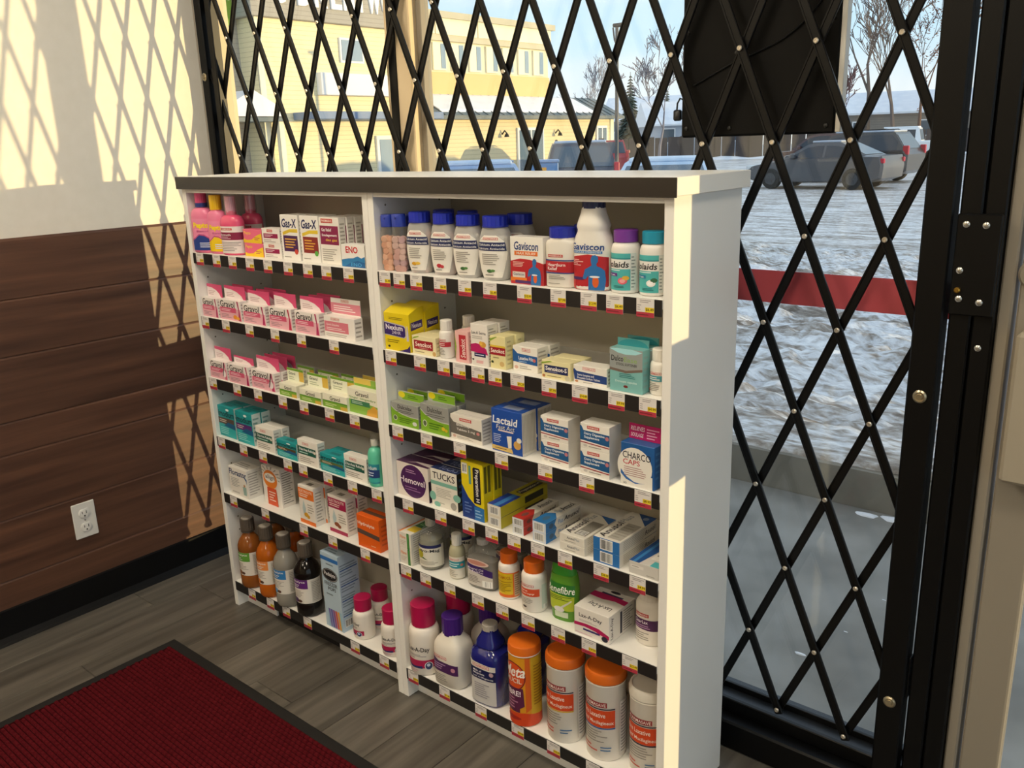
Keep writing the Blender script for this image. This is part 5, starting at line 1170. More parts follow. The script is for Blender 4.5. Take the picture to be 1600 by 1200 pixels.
for key, capc_, lab, pic, fr in (('ro1', '7a3a9c', 'antacid bottle with purple cap and grapefruit label', '6a2f8c', 'e8687a'), ('ro2', '1f93b4', 'antacid bottle with blue cap and coconut label', '2a7fa8', 'f4f4f0')):
    x, y, z, rx, h = DIM[key]; hb = h * .80; p = bprof(rx, rx, hb, rx * .72, .17) + [(hb + .003, rx * .7, rx * .7)]
    bottle('antacid_bottle', lab, x, y, z, p, mat('ece8e2', .3), [capc(hb + .001, h, rx * .84, capc_, .03)], (hb * .07, hb * .80, -75, 78, [('r', 0, 0, 1, 1, '4fb4b4'), ('r', 0, .58, 1, .84, 'f0eeea'), ('r', 0, .84, 1, .88, '2f8f94'), ('t', 'Rolaids', .10, .62, .80, .79, '141418', {'b': .015, 'sh': .12}), ('l', .15, .52, .8, .57, 1, 'e8f4f4'), ('r', .2, .38, .5, .47, pic), ('t', '10 sec.', .24, .40, .46, .45, 'f4f0f4'), ('e', .64, .26, .12, .09, fr), ('e', .72, .34, .09, .06, 'e0b040' if key == 'ro1' else '3a6a4a'), ('e', .64, .26, .07, .05, 'f0a8a8' if key == 'ro1' else 'ffffff'), ('l', .4, .06, .8, .14, 2, '1f6a70'), ('r', .84, 0, 1, 1, 'd8dcd8'), ('l', .86, .05, .98, .95, 10, '8a9494')]), rz=math.radians(-4))
# ---------------------------------------------------------------- right unit, second shelf
DIM['nex'] = (.7805, .8615, *DIM['nex'][2:]); DIM['sen'] = (.8640, .9373, *DIM['sen'][2:])
NAVY = '1f1a44'
C('nex', 'capsule_box', 'tall yellow capsule box with dark purple band', .045, 'e8cf1e', {'front': [('p', [(0, .4), (.8, .36), (.86, .42), (.86, .64), (.8, .70), (0, .76)], 'b8b4c8'), ('p', [(0, .42), (.78, .38), (.83, .43), (.83, .63), (.78, .67), (0, .73)], '38246c'), ('t', 'Nexium', .06, .55, .74, .69, 'f4f0f8', {'b': .02}), ('t', '24HR', .3, .44, .66, .53, 'd8d0e0'), ('p', [(.88, .3), (.96, .3), (.96, .5), (.93, .7), (.91, .7), (.88, .5)], 'cfc8d8'), ('l', .2, .82, .8, .9, 2, '8a7a10'), ('l', .1, .2, .8, .3, 2, '8a7a10'), ('p', [(.5, 0), (1, 0), (1, .2), (.9, .1), (.7, .04)], '38246c'), ('e', .16, .1, .05, .03, '3a3018')], 'right': [('p', [(.1, .56), (.9, .62), (.9, .82), (.1, .78)], '38246c'), ('t', 'Nexium', .18, .64, .82, .76, 'e8e0f0'), ('l', .15, .2, .85, .5, 4, '8a7a10')]}, dome=.014, n=2)
C('sen', 'laxative_box', 'low cream laxative box with dark red band', .035, 'eee4b8', {'front': [('r', .08, .28, .88, .76, 'a01f2c'), ('t', 'Senokot', .14, .42, .82, .68, 'f8ece0', {'b': .02}), ('l', .3, .32, .78, .38, 1, 'e8b8a8'), ('p', [(0, .78), (.3, .95), (.3, 1), (.1, .92)], '8fae3a'), ('e', .93, .14, .07, .12, 'c8a060'), ('l', .12, .08, .7, .2, 1, 'a89a70')], 'right': [('l', .1, .2, .9, .8, 3, 'c8bc90')]}, n=2)
def pill(key, lab, band, dx=0, dy=0, note=True, x=None):
    xx, y, z, rr, h = DIM[key]; hb = h * .74; xx = x or xx; p = bprof(rr, rr, hb, rr * .66, .2) + [(hb + .003, rr * .66, rr * .66)]
    bottle('pill_bottle', lab, xx + dx, y + dy, z, p, mat('f0ece4', .35), [capc(hb, h, rr * .80, 'efebe2', .05)], (hb * .08, hb * .78, -72, 72, [*own(.2, .78, .74, .88, False), ('r', 0, .5, 1, .74, band), ('l', .15, .54, .75, .7, 2, 'f4ece8'), ('l', .15, .08, .7, .44, 5, '9a948c'), ('e', .2, .12, .06, .06, 'a83a2a')]), note=note)
pill('wb1', 'small white pill bottle with red band label', 'b8303c'); pill('wb1', 'small white pill bottle in the back row behind the red band one', 'b8303c', .01, .06, False)
pill('wb2', 'small white pill bottle with teal label beside the right panel', '4f9aa8', x=1.4790)
C('senp', 'laxative_box', 'narrow pink laxative box with vertical lettering', .022, 'eebcb8', {'front': [('r', .3, .1, .82, .88, 'c0303c'), ('t', 'Senokot', .4, .16, .76, .76, 'f8e4e0', {'rot': 90, 'b': .015}), ('p', [(0, .1), (.1, .5), (0, .9)], '8fae3a')], 'right': [('l', .2, .1, .8, .9, 6, 'c89a98')]}, n=2)
C('sna', 'laxative_box', 'tall white senna box with magenta curve', .032, 'efe9e2', {'front': [('t', 'Lax-A Senna', .06, .76, .9, .83, '25202a'), ('l', .1, .64, .8, .72, 2, 'a8a098'), ('p', [(0, .33), (1, .28), (.9, .42), (.6, .52), (.3, .54), (0, .5)], 'c01f68'), ('e', .72, .52, .18, .07, 'd8a040'), ('e', .6, .55, .1, .05, 'e8b850'), ('r', .2, .22, .86, .31, '24285c'), ('l', .26, .24, .8, .29, 1, 'd8dcf0'), ('e', .12, .14, .06, .02, '2a2a2a'), ('p', [(.3, .06), (.7, .06), (.72, .13), (.32, .13)], 'e8b8b8')], 'right': [('l', .1, .08, .9, .92, 12, 'a8a29a')]}, n=2)
C('seny', 'laxative_box', 'small upright yellow laxative box with dark red band', .028, 'ece2a8', {'front': [('p', [(0, .82), (.5, .98), (.4, .98), (0, .9)], '8fae3a'), ('r', 0, .66, 1, .72, 'e0c040'), ('r', 0, .42, 1, .66, 'a01f2c'), ('t', 'Senokot', .06, .49, .94, .62, 'f8ece0', {'b': .02}), ('e', .76, .16, .15, .08, 'd8b878'), ('e', .14, .2, .08, .04, '3a4a2a'), ('l', .2, .3, .8, .38, 1, 'a89a70')], 'right': [('l', .2, .1, .8, .9, 6, 'c8bc88')]}, n=2)
C('lxp', 'laxative_box', 'white own-brand laxative pill box with blue band', .034, 'efebe2', {'front': [*own(.38, .80, .72, .93, False), ('p', [(0, .36), (1, .30), (1, .66), (.2, .70), (.06, .84), (0, .88)], '1f5a9c'), ('t', 'Laxative Pills', .24, .46, .84, .60, 'f4f4f4'), ('l', .24, .36, .7, .42, 1, 'a8c8e8'), ('e', .88, .5, .06, .07, 'c86a6a'), ('e', .14, .14, .08, .07, 'd8b0a0'), ('l', .28, .08, .8, .24, 2, 'a8a29a')], 'right': [('l', .1, .1, .9, .9, 5, 'b8b2a8')]}, n=2)
C('sens', 'laxative_box', 'low cream laxative box with navy band', .032, 'ece2b0', {'front': [('r', .1, .30, .92, .74, '1f2a5c'), ('t', 'Senokot-S', .14, .44, .88, .68, 'f4f0e8', {'b': .025}), ('l', .2, .34, .8, .40, 1, 'a8b0d0'), ('p', [(0, .76), (.4, .96), (.3, .98), (0, .86)], '8fae3a'), ('e', .9, .14, .09, .14, 'd0c8a8'), ('e', .08, .12, .05, .08, 'b8784a'), ('l', .2, .08, .7, .2, 1, 'a89a70')]}, n=2)
C('doc', 'laxative_box', 'low white own-brand box with navy two-line band', .034, 'efebe2', {'front': [*own(.28, .76, .66, .92, False), ('p', [(.04, .2), (1, .16), (1, .58), (.1, .66), (.02, .8), (0, .7)], '1f4080'), ('t', 'Senna Laxative and', .12, .42, .62, .54, 'f4f4f4'), ('t', 'Docusate Sodium Tablets', .12, .26, .8, .38, 'f4f4f4'), ('e', .1, .1, .05, .06, 'c88a5a'), ('l', .3, .04, .7, .13, 1, 'a8a29a')], 'right': [('l', .1, .1, .9, .9, 4, 'b8b2a8')]}, n=1)
C('dul', 'softener_box', 'teal and silver stool softener box with scooped top', .026, '7fbab8', {'front': [('p', [(0, .52), (.3, .50), (.7, .5), (1, .58), (1, 1), (0, 1)], '9aa09e'), ('p', [(0, .48), (.5, .44), (1, .52), (1, .58), (.5, .5), (0, .54)], '7a6a60'), ('p', [(0, .98), (.25, .90), (.5, .87), (.8, .89), (1, .96), (.7, 1.0), (.3, 1.0)], 'a8e0e8'), ('t', 'Dulco', .05, .70, .42, .83, '1d1d1f', {'b': .015}), ('t', 'Ease', .44, .70, .84, .81, '8fae6a', {'b': .01}), ('t', 'STOOL SOFTENER', .2, .61, .84, .67, '4a4a48'), ('l', .3, .32, .8, .44, 3, '2f7f80'), ('t', 'Docusate capsules', .18, .2, .84, .27, 'd8f0ec'), ('e', .5, .13, .07, .03, '7a2a24')], 'right': [('l', .15, .1, .85, .9, 6, '8ab0ae')]}, n=2, header=(.014, '5fa0a0', [('e', .5, .0, .48, .95, '2f8f98')]))
# ---------------------------------------------------------------- right unit, third shelf
LIME = '7fb02a'
def dulc(key, lab, d_, els, xs=None):
    if xs: DIM[key] = (*xs, *DIM[key][2:])
    C(key, 'laxative_box', lab, d_, '9a9c98', {'front': [('p', [(0, 0), (1, 0), (1, .44), (.72, .44), (.4, .50), (.16, .62), (0, .78)], LIME), ('p', [(0, .78), (.16, .62), (.4, .50), (.72, .44), (1, .44), (1, .48), (.72, .47), (.4, .54), (.16, .66), (0, .82)], 'c8ccc4'), ('t', 'Dulcolax', .26, .74, .78, .92, '2a2a2a', {'b': .005}), ('l', .2, .56, .9, .7, 2, '6a6c68'), ('e', .15, .3, .075, .12, 'e8ece0'), ('e', .15, .3, .06, .1, '5a6a4a'), ('l', .3, .12, .8, .38, 3, '4a7a1a'), *els], 'right': [('l', .15, .1, .85, .9, 5, '7a7c78')]}, n=2,
      header=(.022, 'b4bcae', [('r', .18, .1, 1, .9, LIME), ('e', .16, .6, .13, .34, 'e8d820'), ('l', .4, .3, .8, .7, 2, '3f6a14')]))
dulc('du1', 'silver and lime laxative box with white tablet print', .024, [('e', .86, .2, .08, .09, 'd8dcd8')], (.7805, .8705))
dulc('du2', 'silver and lime laxative box with yellow tablet print', .026, [('e', .8, .24, .06, .07, 'e0c030'), ('e', .9, .2, .05, .06, 'd8b828')])
C('bis', 'laxative_box', 'white own-brand bisacodyl box with grey band', .036, 'e8e2d8', {'front': [*own(.3, .78, .68, .90), ('p', [(0, .24), (.98, .16), (.98, .52), (.1, .7), (.02, .84), (0, .8)], '6a6660'), ('t', 'Bisacodyl', .2, .54, .64, .67, 'f4f0ea'), ('t', 'Tablets 5 mg', .2, .36, .78, .48, 'f4f0ea'), ('e', .88, .42, .05, .06, 'd88a8a'), ('l', .2, .06, .8, .16, 2, 'a8a29a'), ('e', .12, .14, .05, .06, 'd8b0a0')], 'right': [('l', .1, .1, .9, .9, 6, 'b0aaa0')], 'top': [('r', .05, .3, .95, .34, 'c8c2b8')]})
C('lac', 'enzyme_box', 'royal blue enzyme box with white lettering and milk picture', .046, '1f4fa8', {'front': [('t', 'Lactaid', .04, .66, .86, .84, 'f4f6fa', {'b': .02, 'sh': .1}), ('t', 'Fast Act', .16, .54, .76, .64, '141a34', {'b': .045, 'sh': .1}), ('t', 'Fast Act', .16, .54, .76, .64, 'e8ecf4', {'b': .005, 'sh': .1}), ('r', .22, .49, .72, .525, 'e8d8d8'), ('l', .06, .2, .36, .42, 5, 'c8d4ee'), ('p', [(.5, .40), (.66, .42), (.65, .14), (.54, .12)], 'f0ece0'), ('e', .84, .24, .12, .1, 'd8a85a'), ('e', .9, .36, .08, .06, 'f0ece0'), ('p', [(0, .04), (.7, .02), (.66, .12), (0, .14)], 'e0c070'), ('l', .1, .06, .5, .1, 1, '6a5020')], 'right': [('r', 0, 0, 1, 1, 'e0dcd2'), *[('r', .06 + .1 * k, .06, .09 + .1 * k, .94, '8a867e') for k in range(9)]], 'top': [('r', .25, .25, .8, .75, '8a98b8')]}, n=2)
def dairy(key, lab):
    C(key, 'enzyme_box', lab, .040, 'efebe2', {'front': [*own(.24, .80, .66, .92), ('p', [(0, .34), (1, .26), (1, .70), (.12, .72), (.05, .88), (0, .9)], '1f5a90'), ('t', 'Dairy Digestive', .14, .54, .84, .66, 'f4f6f8', {'b': .02}), ('t', 'Supplement', .14, .40, .66, .52, 'f4f6f8', {'b': .02}), ('e', .92, .56, .06, .08, 'c07a80'), ('p', [(0, .24), (1, .18), (1, .22), (0, .28)], 'a03038'), ('e', .18, .14, .07, .05, 'd0ccc4'), ('l', .3, .08, .85, .16, 1, 'a09a92')], 'right': [('r', 0, 0, 1, 1, 'dcd8d0')]}, stack=2)
dairy('da1', 'white and blue dairy supplement box stacked beside the royal blue box')
dairy('da2', 'white and blue dairy supplement box stacked beside the charcoal capsules')
C('cha', 'capsule_box', 'blue and white charcoal capsule box with magenta header', .028, '1f5a9c', {'front': [('e', .42, .46, .52, .45, 'efebe2'), ('r', 0, 0, .95, .30, 'efebe2'), ('p', [(0, .26), (.16, .14), (.44, .07), (.74, .12), (.56, .1), (.4, .11), (.18, .2), (0, .36)], '2f68b0'), ('t', 'CHARCO', .06, .64, .90, .80, '25252a', {'b': .01}), ('t', 'CAPS', .07, .50, .58, .62, 'c02a3a', {'b': .01}), ('l', .1, .22, .9, .46, 5, 'b89090'), ('t', '30', .08, .02, .18, .07, '5a5a5a')], 'right': [('l', .15, .2, .85, .9, 5, '3f78b4')]}, header=(.030, 'c01f68', [('t', 'RELIEVES', .06, .56, .5, .84, 'f8e8f0', {'sh': .2}), ('t', 'SOULAGE', .06, .16, .46, .42, 'f8e8f0', {'sh': .2}), ('l', .56, .1, .95, .85, 4, 'f0b0cc')]))
# ---------------------------------------------------------------- right unit, fourth shelf
DIM['hem'] = (.7805, .8860, *DIM['hem'][2:])
C('hem', 'ointment_box', 'wide white box with a large dark purple disc', .05, 'e6dcd4', {'front': [('e', .52, .50, .40, .48, '4a1f58'), ('t', 'Hemovel', .10, .42, .88, .60, 'f0e8ee', {'b': .01}), ('l', .3, .72, .7, .84, 2, 'b890b8'), ('l', .25, .2, .75, .34, 2, '9a70a0'), ('e', .86, .14, .06, .04, 'e6dcd4')], 'right': [('r', 0, 0, 1, .62, '2a1430')], 'top': [('r', 0, 0, 1, 1, '4a2448'), ('p', [(.3, .1), (.5, .3), (1, .15), (1, .5), (.5, .4)], 'c8bcb8')]}, n=2)
C('tuc', 'pad_box', 'white pad box with dark blue top and aqua band', .032, 'e9e5da', {'front': [('t', 'TUCKS', .08, .74, .92, .92, '1d1d20', {'b': .01}), ('r', 0, .58, 1, .68, '7fb8a8'), ('l', .2, .26, .8, .52, 6, 'b8b4a8'), ('e', .06, .26, .12, .12, '7fb8a8'), ('e', .22, .06, .12, .07, '7fb8a8'), ('e', .98, .36, .14, .1, '7fb8a8'), ('e', .84, .12, .11, .1, 'a09c94'), ('l', .3, .08, .6, .14, 1, 'b8b4a8')], 'right': [('r', 0, 0, 1, 1, '1f2430'), ('l', .2, .1, .8, .9, 5, '2f5a8c')], 'top': [('r', 0, 0, 1, 1, '1f2f60'), ('t', 'TUCKS', .2, .2, .9, .8, '8a94b8')]}, n=2)
C('prv', 'ointment_box', 'tall yellow and blue ointment box standing upright', .028, 'e6d21e', {'front': [('p', [(0, 0), (1, 0), (1, .24), (.62, .26), (.3, .38), (.1, .52), (0, .6)], '1f3f88'), ('r', .56, .0, 1, .24, '2f74b8'), ('r', .04, .78, .30, .97, 'e8e4da'), ('bar', .06, .80, .28, .95), ('r', .36, .62, .46, .94, '5f9a8a'), ('p', [(.56, .30), (.86, .30), (.88, .33), (.88, .9), (.85, .93), (.58, .93), (.55, .9), (.55, .33)], '1a1a2a'), ('t', 'Preparation H', .61, .33, .82, .90, 'f4f2ea', {'rot': -90, 'b': .02}), ('l', .6, .04, .92, .2, 3, '9fc4e8'), ('l', .12, .08, .44, .3, 4, '6a84c0')], 'right': [('r', .12, .5, .42, .96, '6a6418'), ('r', .55, .5, .85, .96, '6a6418')]}, n=2)
def tube_box(key, name, lab, ln, col, front, top, right, n=1, stack=2):
    C(key, name, lab, ln, col, {'front': front, 'top': top, 'right': right}, stack=stack)
tube_box('prf', 'ointment_box', 'long yellow and blue ointment box lying end-on in a pair', .165, 'b8ac24', [('r', 0, 0, 1, 1, 'e4dfd2'), ('bar', .16, .18, .84, .86)], [('r', 0, 0, 1, .42, '1f3f98'), ('p', [(.4, 0), (.75, 0), (.75, .42), (.4, .42)], '3f7fc0'), ('r', .3, .5, .78, .97, '1a1a22'), ('t', 'Preparation H', .38, .52, .70, .95, 'e8e4c8', {'rot': 90})], [('r', .5, .2, .9, .8, '2a2a18')])
tube_box('anr', 'ointment_box', 'slim white ointment box with red end lying in a pair', .125, 'dcd8ce', [('r', 0, 0, 1, 1, 'd8dce4'), ('bar', .12, .12, .88, .9)], [('p', [(0, 0), (1, 0), (1, .3), (.5, .46), (0, .36)], 'b8302a'), ('e', .5, .2, .2, .09, '7a4a44'), ('t', 'Anusol', .25, .56, .75, .92, '25252a', {'rot': 90})], [('p', [(0, 0), (.3, 0), (.24, .5), (.3, 1), (0, 1)], 'b8302a'), ('e', .15, .5, .06, .26, '6a3a38'), ('t', 'Anusol', .44, .3, .9, .75, '25252a', {'sh': .2})])
tube_box('anb', 'ointment_box', 'slim white ointment box with blue end lying in a pair', .125, 'dfdcd4', [('r', 0, 0, 1, 1, 'd4dcea'), ('bar', .12, .12, .88, .9)], [('p', [(0, 0), (1, 0), (1, .3), (.5, .46), (0, .36)], '2a74b4'), ('e', .5, .2, .2, .09, '4a6a88'), ('t', 'Anusol', .25, .62, .75, .95, '25252a', {'rot': 90}), ('t', 'Plus', .3, .48, .7, .6, '8aa4c0', {'rot': 90})], [('p', [(0, 0), (.3, 0), (.24, .5), (.3, 1), (0, 1)], '2a74b4'), ('e', .15, .5, .06, .26, '3a5878'), ('t', 'Anusol', .5, .3, .95, .75, '1d2030', {'sh': .2}), ('t', 'Plus', .34, .3, .48, .75, '6a94c8')])
tube_box('anw', 'suppository_box', 'flat white suppository box with plain white end in a pair', .115, 'e4e0d6', [('t', 'Anusol', .3, .5, .6, .8, '4a4c54'), ('t', 'Plus', .62, .5, .8, .8, '9aa4b0'), ('l', .2, .15, .8, .35, 1, 'a8a49a')], [('p', [(.4, 1), (1, .75), (1, 1)], '2a64a8'), ('r', .0, .0, .0001, .0001, 'e4e0d6'), ('t', 'Anusol', .08, .08, .34, .66, '25252a', {'rot': 90, 'b': .02}), ('t', 'Plus', .1, .68, .34, .94, 'a0a4a8', {'rot': 90}), ('r', .44, .1, .9, .7, '8a867e'), ('bar', .5, .12, .84, .28)], [('l', .1, .1, .9, .9, 4, 'c0bcb2')])
tube_box('anp', 'suppository_box', 'larger white suppository box with blue barcoded end in a pair', .14, 'e4e0d6', [('r', 0, 0, 1, 1, '2a6fb4'), ('bar', .26, .1, .74, .94)], [('p', [(.3, 1), (1, .66), (1, 1)], '1f4f90'), ('e', .74, .88, .1, .05, '8a94a8'), ('t', 'Anusol', .08, .05, .34, .58, '25252a', {'rot': 90, 'b': .02}), ('t', 'Plus', .1, .60, .34, .86, 'a0a4a8', {'rot': 90}), ('r', .44, .06, .94, .62, 'b0aca2'), ('l', .48, .1, .9, .58, 6, '9a968c')], [('l', .1, .1, .9, .9, 6, 'b8b4aa'), ('t', 'Anusol', .66, .3, .94, .7, '4a4c54')])
DIM['anl'] = (1.4340, 1.4985, *DIM['anl'][2:])
tube_box('anl', 'suppository_box', 'low grey and blue box lying against the right panel', .13, 'cfccc6', [('r', .06, .5, .5, .75, 'e0dcd6'), ('l', .1, .56, .46, .7, 1, '9a968e'), ('l', .6, .1, .95, .25, 1, 'a09c94')], [('p', [(0, 0), (.35, 0), (.6, 1), (0, 1)], '1f4f90'), ('r', .12, .0, .22, .9, '3f84c0'), ('r', .5, .2, .98, .8, 'e4e0d8'), ('l', .56, .3, .9, .7, 4, '8a867e'), ('r', .7, .0, 1, .16, '4fb0b8')], [('l', .1, .2, .9, .8, 3, 'b0aca4')], stack=1)
# ---------------------------------------------------------------- right unit, fifth shelf
DIM['fib'] = (.7805, .8215, *DIM['fib'][2:])
tube_box('fib', 'fibre_box', 'narrow white fibre box with green stripe in a stack of two', .12, 'e4dfd4', [('r', .66, 0, .86, 1, '2f7a34'), ('r', .72, .08, .8, .92, '5aa050'), ('t', 'Fibre', .1, .62, .56, .8, 'e8823a'), ('l', .1, .2, .58, .5, 3, 'c8b8a8')], [('r', .3, .35, 1, 1, '2f6a34'), ('r', .3, .12, 1, .34, 'e0c030'), ('r', 0, 0, .12, 1, 'e8823a'), ('t', 'Fibre', .45, .45, .8, .9, '8fc08a', {'rot': 90})], [('l', .06, .1, .94, .9, 6, 'b0aca2')])
x, y, z, r_, h = DIM['cit']
def citro(x, y, lab, note, rz):
    rr = r_; h_ = .128; hb = h_ * .84; P = [(0, rr * .8, rr * .8), (.003, rr * .96, rr * .96), (.008, rr, rr), (hb * .60, rr, rr)] + [(hb * (.60 + .36 * math.sin(t)), .0105 + (rr - .0105) * math.cos(t), .0105 + (rr - .0105) * math.cos(t)) for t in [math.pi / 2 * k / 6 for k in range(1, 7)]] + [(hb * 1.0, .0105, .0105)]
    def liquid(r):
        b = MB(); b.lathe([(.003, rr * .9, rr * .9), (.008, rr * .93, rr * .93), (hb * .60, rr * .93, rr * .93), (hb * .7, rr * .86, rr * .86)], mat('b9b6a2', .2, 0, .4), 24); b.build('liquid', r, 50)
    bottle('citrate_bottle', lab, x, y, z, P, m_clear, [capc(hb, h_, .0125, 'b8b4a8', .05)], (hb * .10, hb * .62, -80, 80, [('r', 0, 0, 1, 1, 'e4e0d2'), ('r', 0, .86, 1, 1, '24285c'), ('t', 'Citro-Mag', .12, .64, .84, .82, '25262a', {'b': .02}), ('e', .22, .56, .14, .2, 'b8b02a'), ('p', [(.28, .4), (.5, .32), (.36, .44)], '3f6a2a'), ('l', .2, .1, .84, .28, 3, 'a09a88'), ('r', .9, 0, 1, 1, 'd0ccc0')]), rz=rz, extra=liquid, note=note)
citro(x, y, 'round clear bottle with lemon picture label', True, .45); citro(.886, .115, 'round clear bottle in the back row behind the lemon one', False, .45)
x, y, z, r_, h = DIM['smb']; hb = h * .74; p = bprof(r_, r_, hb, .010, .25) + [(hb + .003, .010, .010)]
bottle('oil_bottle', 'small pale liquid bottle with white cap and teal label', x, y, z, p, mat('cfc9a8', .2, 0, .3), [capc(hb + .001, h, .0118, 'e8e4da', .07)], (hb * .04, hb * .70, -75, 80, [('r', 0, 0, 1, 1, 'e6e0d2'), *own(.12, .84, .7, .93, False), ('r', 0, .48, 1, .80, '2f94a4'), ('l', .12, .54, .7, .74, 2, 'd8ecec'), ('e', .82, .64, .08, .06, 'c87a6a'), ('l', .12, .08, .7, .4, 4, 'b0aa9c')]), rz=.35)
x, y, z, r_, h = DIM['min']
def mineral(x, y, lab, note):
    rx, ry = .0390, .0200; hb = .108; P = [(0, rx * .86, ry * .8), (.004, rx * .98, ry * .96), (.008, rx, ry), (hb * .70, rx, ry), (hb * .82, rx * .9, ry * .95), (hb * .93, rx * .55, ry * .75), (hb * .97, .0115, .0115), (hb * 1.04, .0115, .0115)]
    def oil(r):
        b = MB(); b.lathe([(.004, rx * .93, ry * .9), (.008, rx * .95, ry * .92), (hb * .66, rx * .95, ry * .92)], mat('bfb9b0', .1, 0, .6), 28, 3.2); b.build('liquid', r, 50)
    bottle('oil_bottle', lab, x, y, z, P, m_clear, [capc(hb * 1.0, .121, .0135, 'cfccc6', .05, m=m_milky)], (hb * .08, hb * .70, -58, 50, [('r', .0, .0, 1, .62, 'd2ccc4'), ('p', [(0, .58), (1, .38), (1, .62), (.6, .74), (0, .98)], '3a2268'), ('e', .46, .86, .42, .12, 'e0c8bc'), ('e', .46, .86, .34, .08, 'c88a7a'), ('t', 'Mineral Oil', .1, .58, .7, .66, 'e8e0f0'), ('t', 'Huile', .2, .50, .7, .56, 'e8e0f0'), ('l', .15, .1, .6, .38, 5, '8a847c'), ('bar', .66, .02, .98, .26)]), e=3.2, rz=.12, extra=oil, note=note)
mineral(x, y, 'flat clear oil bottle with dark purple label', True); mineral(x + .028, .105, 'flat clear oil bottle in the back row behind the purple label', False)
def orangecap(key, lab, els, rr=None, dx=0, dy=0, note=True):
    x, y, z, r_, h = DIM[key]; hb = h * .78; p = bprof(r_, r_, hb, r_ * .72, .16) + [(hb + .002, r_ * .7, r_ * .7)]
    bottle('fibre_bottle', lab, x + dx, y + dy, z, p, mat('efe9e0', .35), [capc(hb, h, r_ * .80, 'e06a1e', .03), ([(hb - .003, r_ * .76, r_ * .76), (hb, r_ * .76, r_ * .76)], mat('efe9e0', .4), 0, 'neck_ring')], (hb * .08, hb * .78, -78, 82, els), rz=.35, note=note)
orangecap('yel', 'white bottle with orange cap and yellow orange label', [('r', 0, 0, 1, 1, 'e06a1e'), ('r', .06, .12, .72, .96, 'd8b820'), ('r', .1, .6, .68, .64, 'b08a10'), ('t', 'METAMUCIL', .12, .74, .66, .86, 'b06a10'), ('l', .12, .2, .66, .56, 6, '8a7010'), ('r', .76, .05, 1, .95, 'c8b090'), ('l', .78, .1, .98, .9, 9, '8a6a50')])
ge = [*own(.1, .86, .58, .95, False), ('r', 0, .52, .74, .80, 'd8502a'), ('t', 'Fibre', .1, .69, .4, .76, 'fbe8dc'), ('t', 'Therapy', .1, .58, .6, .66, 'fbe8dc'), ('l', .1, .24, .66, .46, 4, 'a8a29a'), ('e', .3, .12, .07, .04, '4a4038'), ('r', .80, .05, 1, .95, 'd4dcd4'), ('bar', .84, .04, 1, .2)]
orangecap('whi', 'white own-brand bottle with orange cap and orange band', ge); orangecap('whi', 'white own-brand bottle with orange cap in the back row', ge, dx=.035, dy=.062, note=False)
x, y, z, r_, h = DIM['ben']; rx, ry = .0340, .0205; hb = h * .80
P = [(0, rx * .78, ry * .8), (.004, rx * .86, ry * .9), (hb * .3, rx * .92, ry), (hb * .65, rx * .98, ry), (hb * .85, rx * .94, ry), (hb, rx * .84, ry * .9)]
bottle('fibre_bottle', 'green translucent fibre powder bottle with spoon label', x - .003, y, z, P, mat('6aa83a', .2, 0, .2, .3), [([(hb, rx * .84, ry * .9), (h - .004, rx * .80, ry * .88), (h, rx * .70, ry * .8)], mat('3f9a34', .35), 0, 'cap')], (hb * .06, hb * .94, -62, 62, [('r', .02, .22, .96, .64, 'b8c83a'), ('p', [(0, .62), (1, .58), (1, .86), (0, .9)], '2f7a2c'), ('t', 'Benefibre', .03, .64, .97, .82, 'f4f8ec', {'sh': .2, 'b': .012}), ('l', .1, .46, .9, .58, 3, '4a6a1a'), ('p', [(.5, .3), (.84, .5), (.88, .48), (.56, .27)], 'd8d8d0'), ('e', .46, .24, .18, .07, 'e8e8e4'), ('r', .3, .04, .76, .18, 'd0dcc0')]), e=2.6, rz=.1)
C('lxb', 'laxative_box', 'deep white laxative box with magenta wave', .096, 'ebe6de', {'front': [('p', [(0, .3), (.3, .34), (.6, .3), (1, .16), (1, .3), (.7, .44), (.35, .46), (0, .42)], 'b81f5c'), ('t', 'Lax-A-Day', .14, .62, .80, .80, '25202a', {'b': .012}), ('l', .14, .5, .72, .58, 2, 'a8a09c'), ('r', .26, .2, .74, .27, '3a3470'), ('e', .88, .14, .09, .1, '2a2a3a'), ('l', .04, .03, .6, .1, 1, 'e0b8c4')], 'top': [('t', 'Lax-A-Day', .2, .2, .85, .38, '25202a', {'rot': 180}), ('p', [(0, .58), (.4, .56), (.7, .62), (1, .58), (1, .76), (.5, .8), (0, .78)], 'b81f5c'), ('r', .2, .78, .8, .84, '3a3a58'), ('e', .5, .94, .14, .05, '2a2a30')], 'right': [('t', 'Lax-A-Day', .06, .12, .18, .9, '3a363a', {'rot': 90}), ('r', .42, .1, .5, .9, '3a3a48'), ('l', .54, .1, .96, .9, 9, '9a968e')]})
x, y, z, r_, h = DIM['pur']; h = .118; hb = h * .80; rr = .0300; p = bprof(rr, rr, hb, rr * .72, .14) + [(hb + .002, rr * .7, rr * .7)]
bottle('laxative_bottle', 'white bottle with dark plum label against the right panel', 1.4430, .075, z, p, mat('ece6dc', .35), [capc(hb, h, rr * .80, 'e6e0d6', .04)], (hb * .06, hb * .82, -72, 72, [*own(.22, .82, .64, .92), ('p', [(.04, .46), (1, .40), (1, .74), (.2, .76), (.1, .86), (.04, .86)], '4a1f50'), ('t', 'ClearLax', .2, .62, .62, .72, 'f0e8f0'), ('l', .2, .46, .7, .58, 2, 'b890b8'), ('l', .2, .1, .7, .36, 4, 'a09a92'), ('t', '510 g', .2, .03, .36, .07, '5a5650')]), e=2.3)
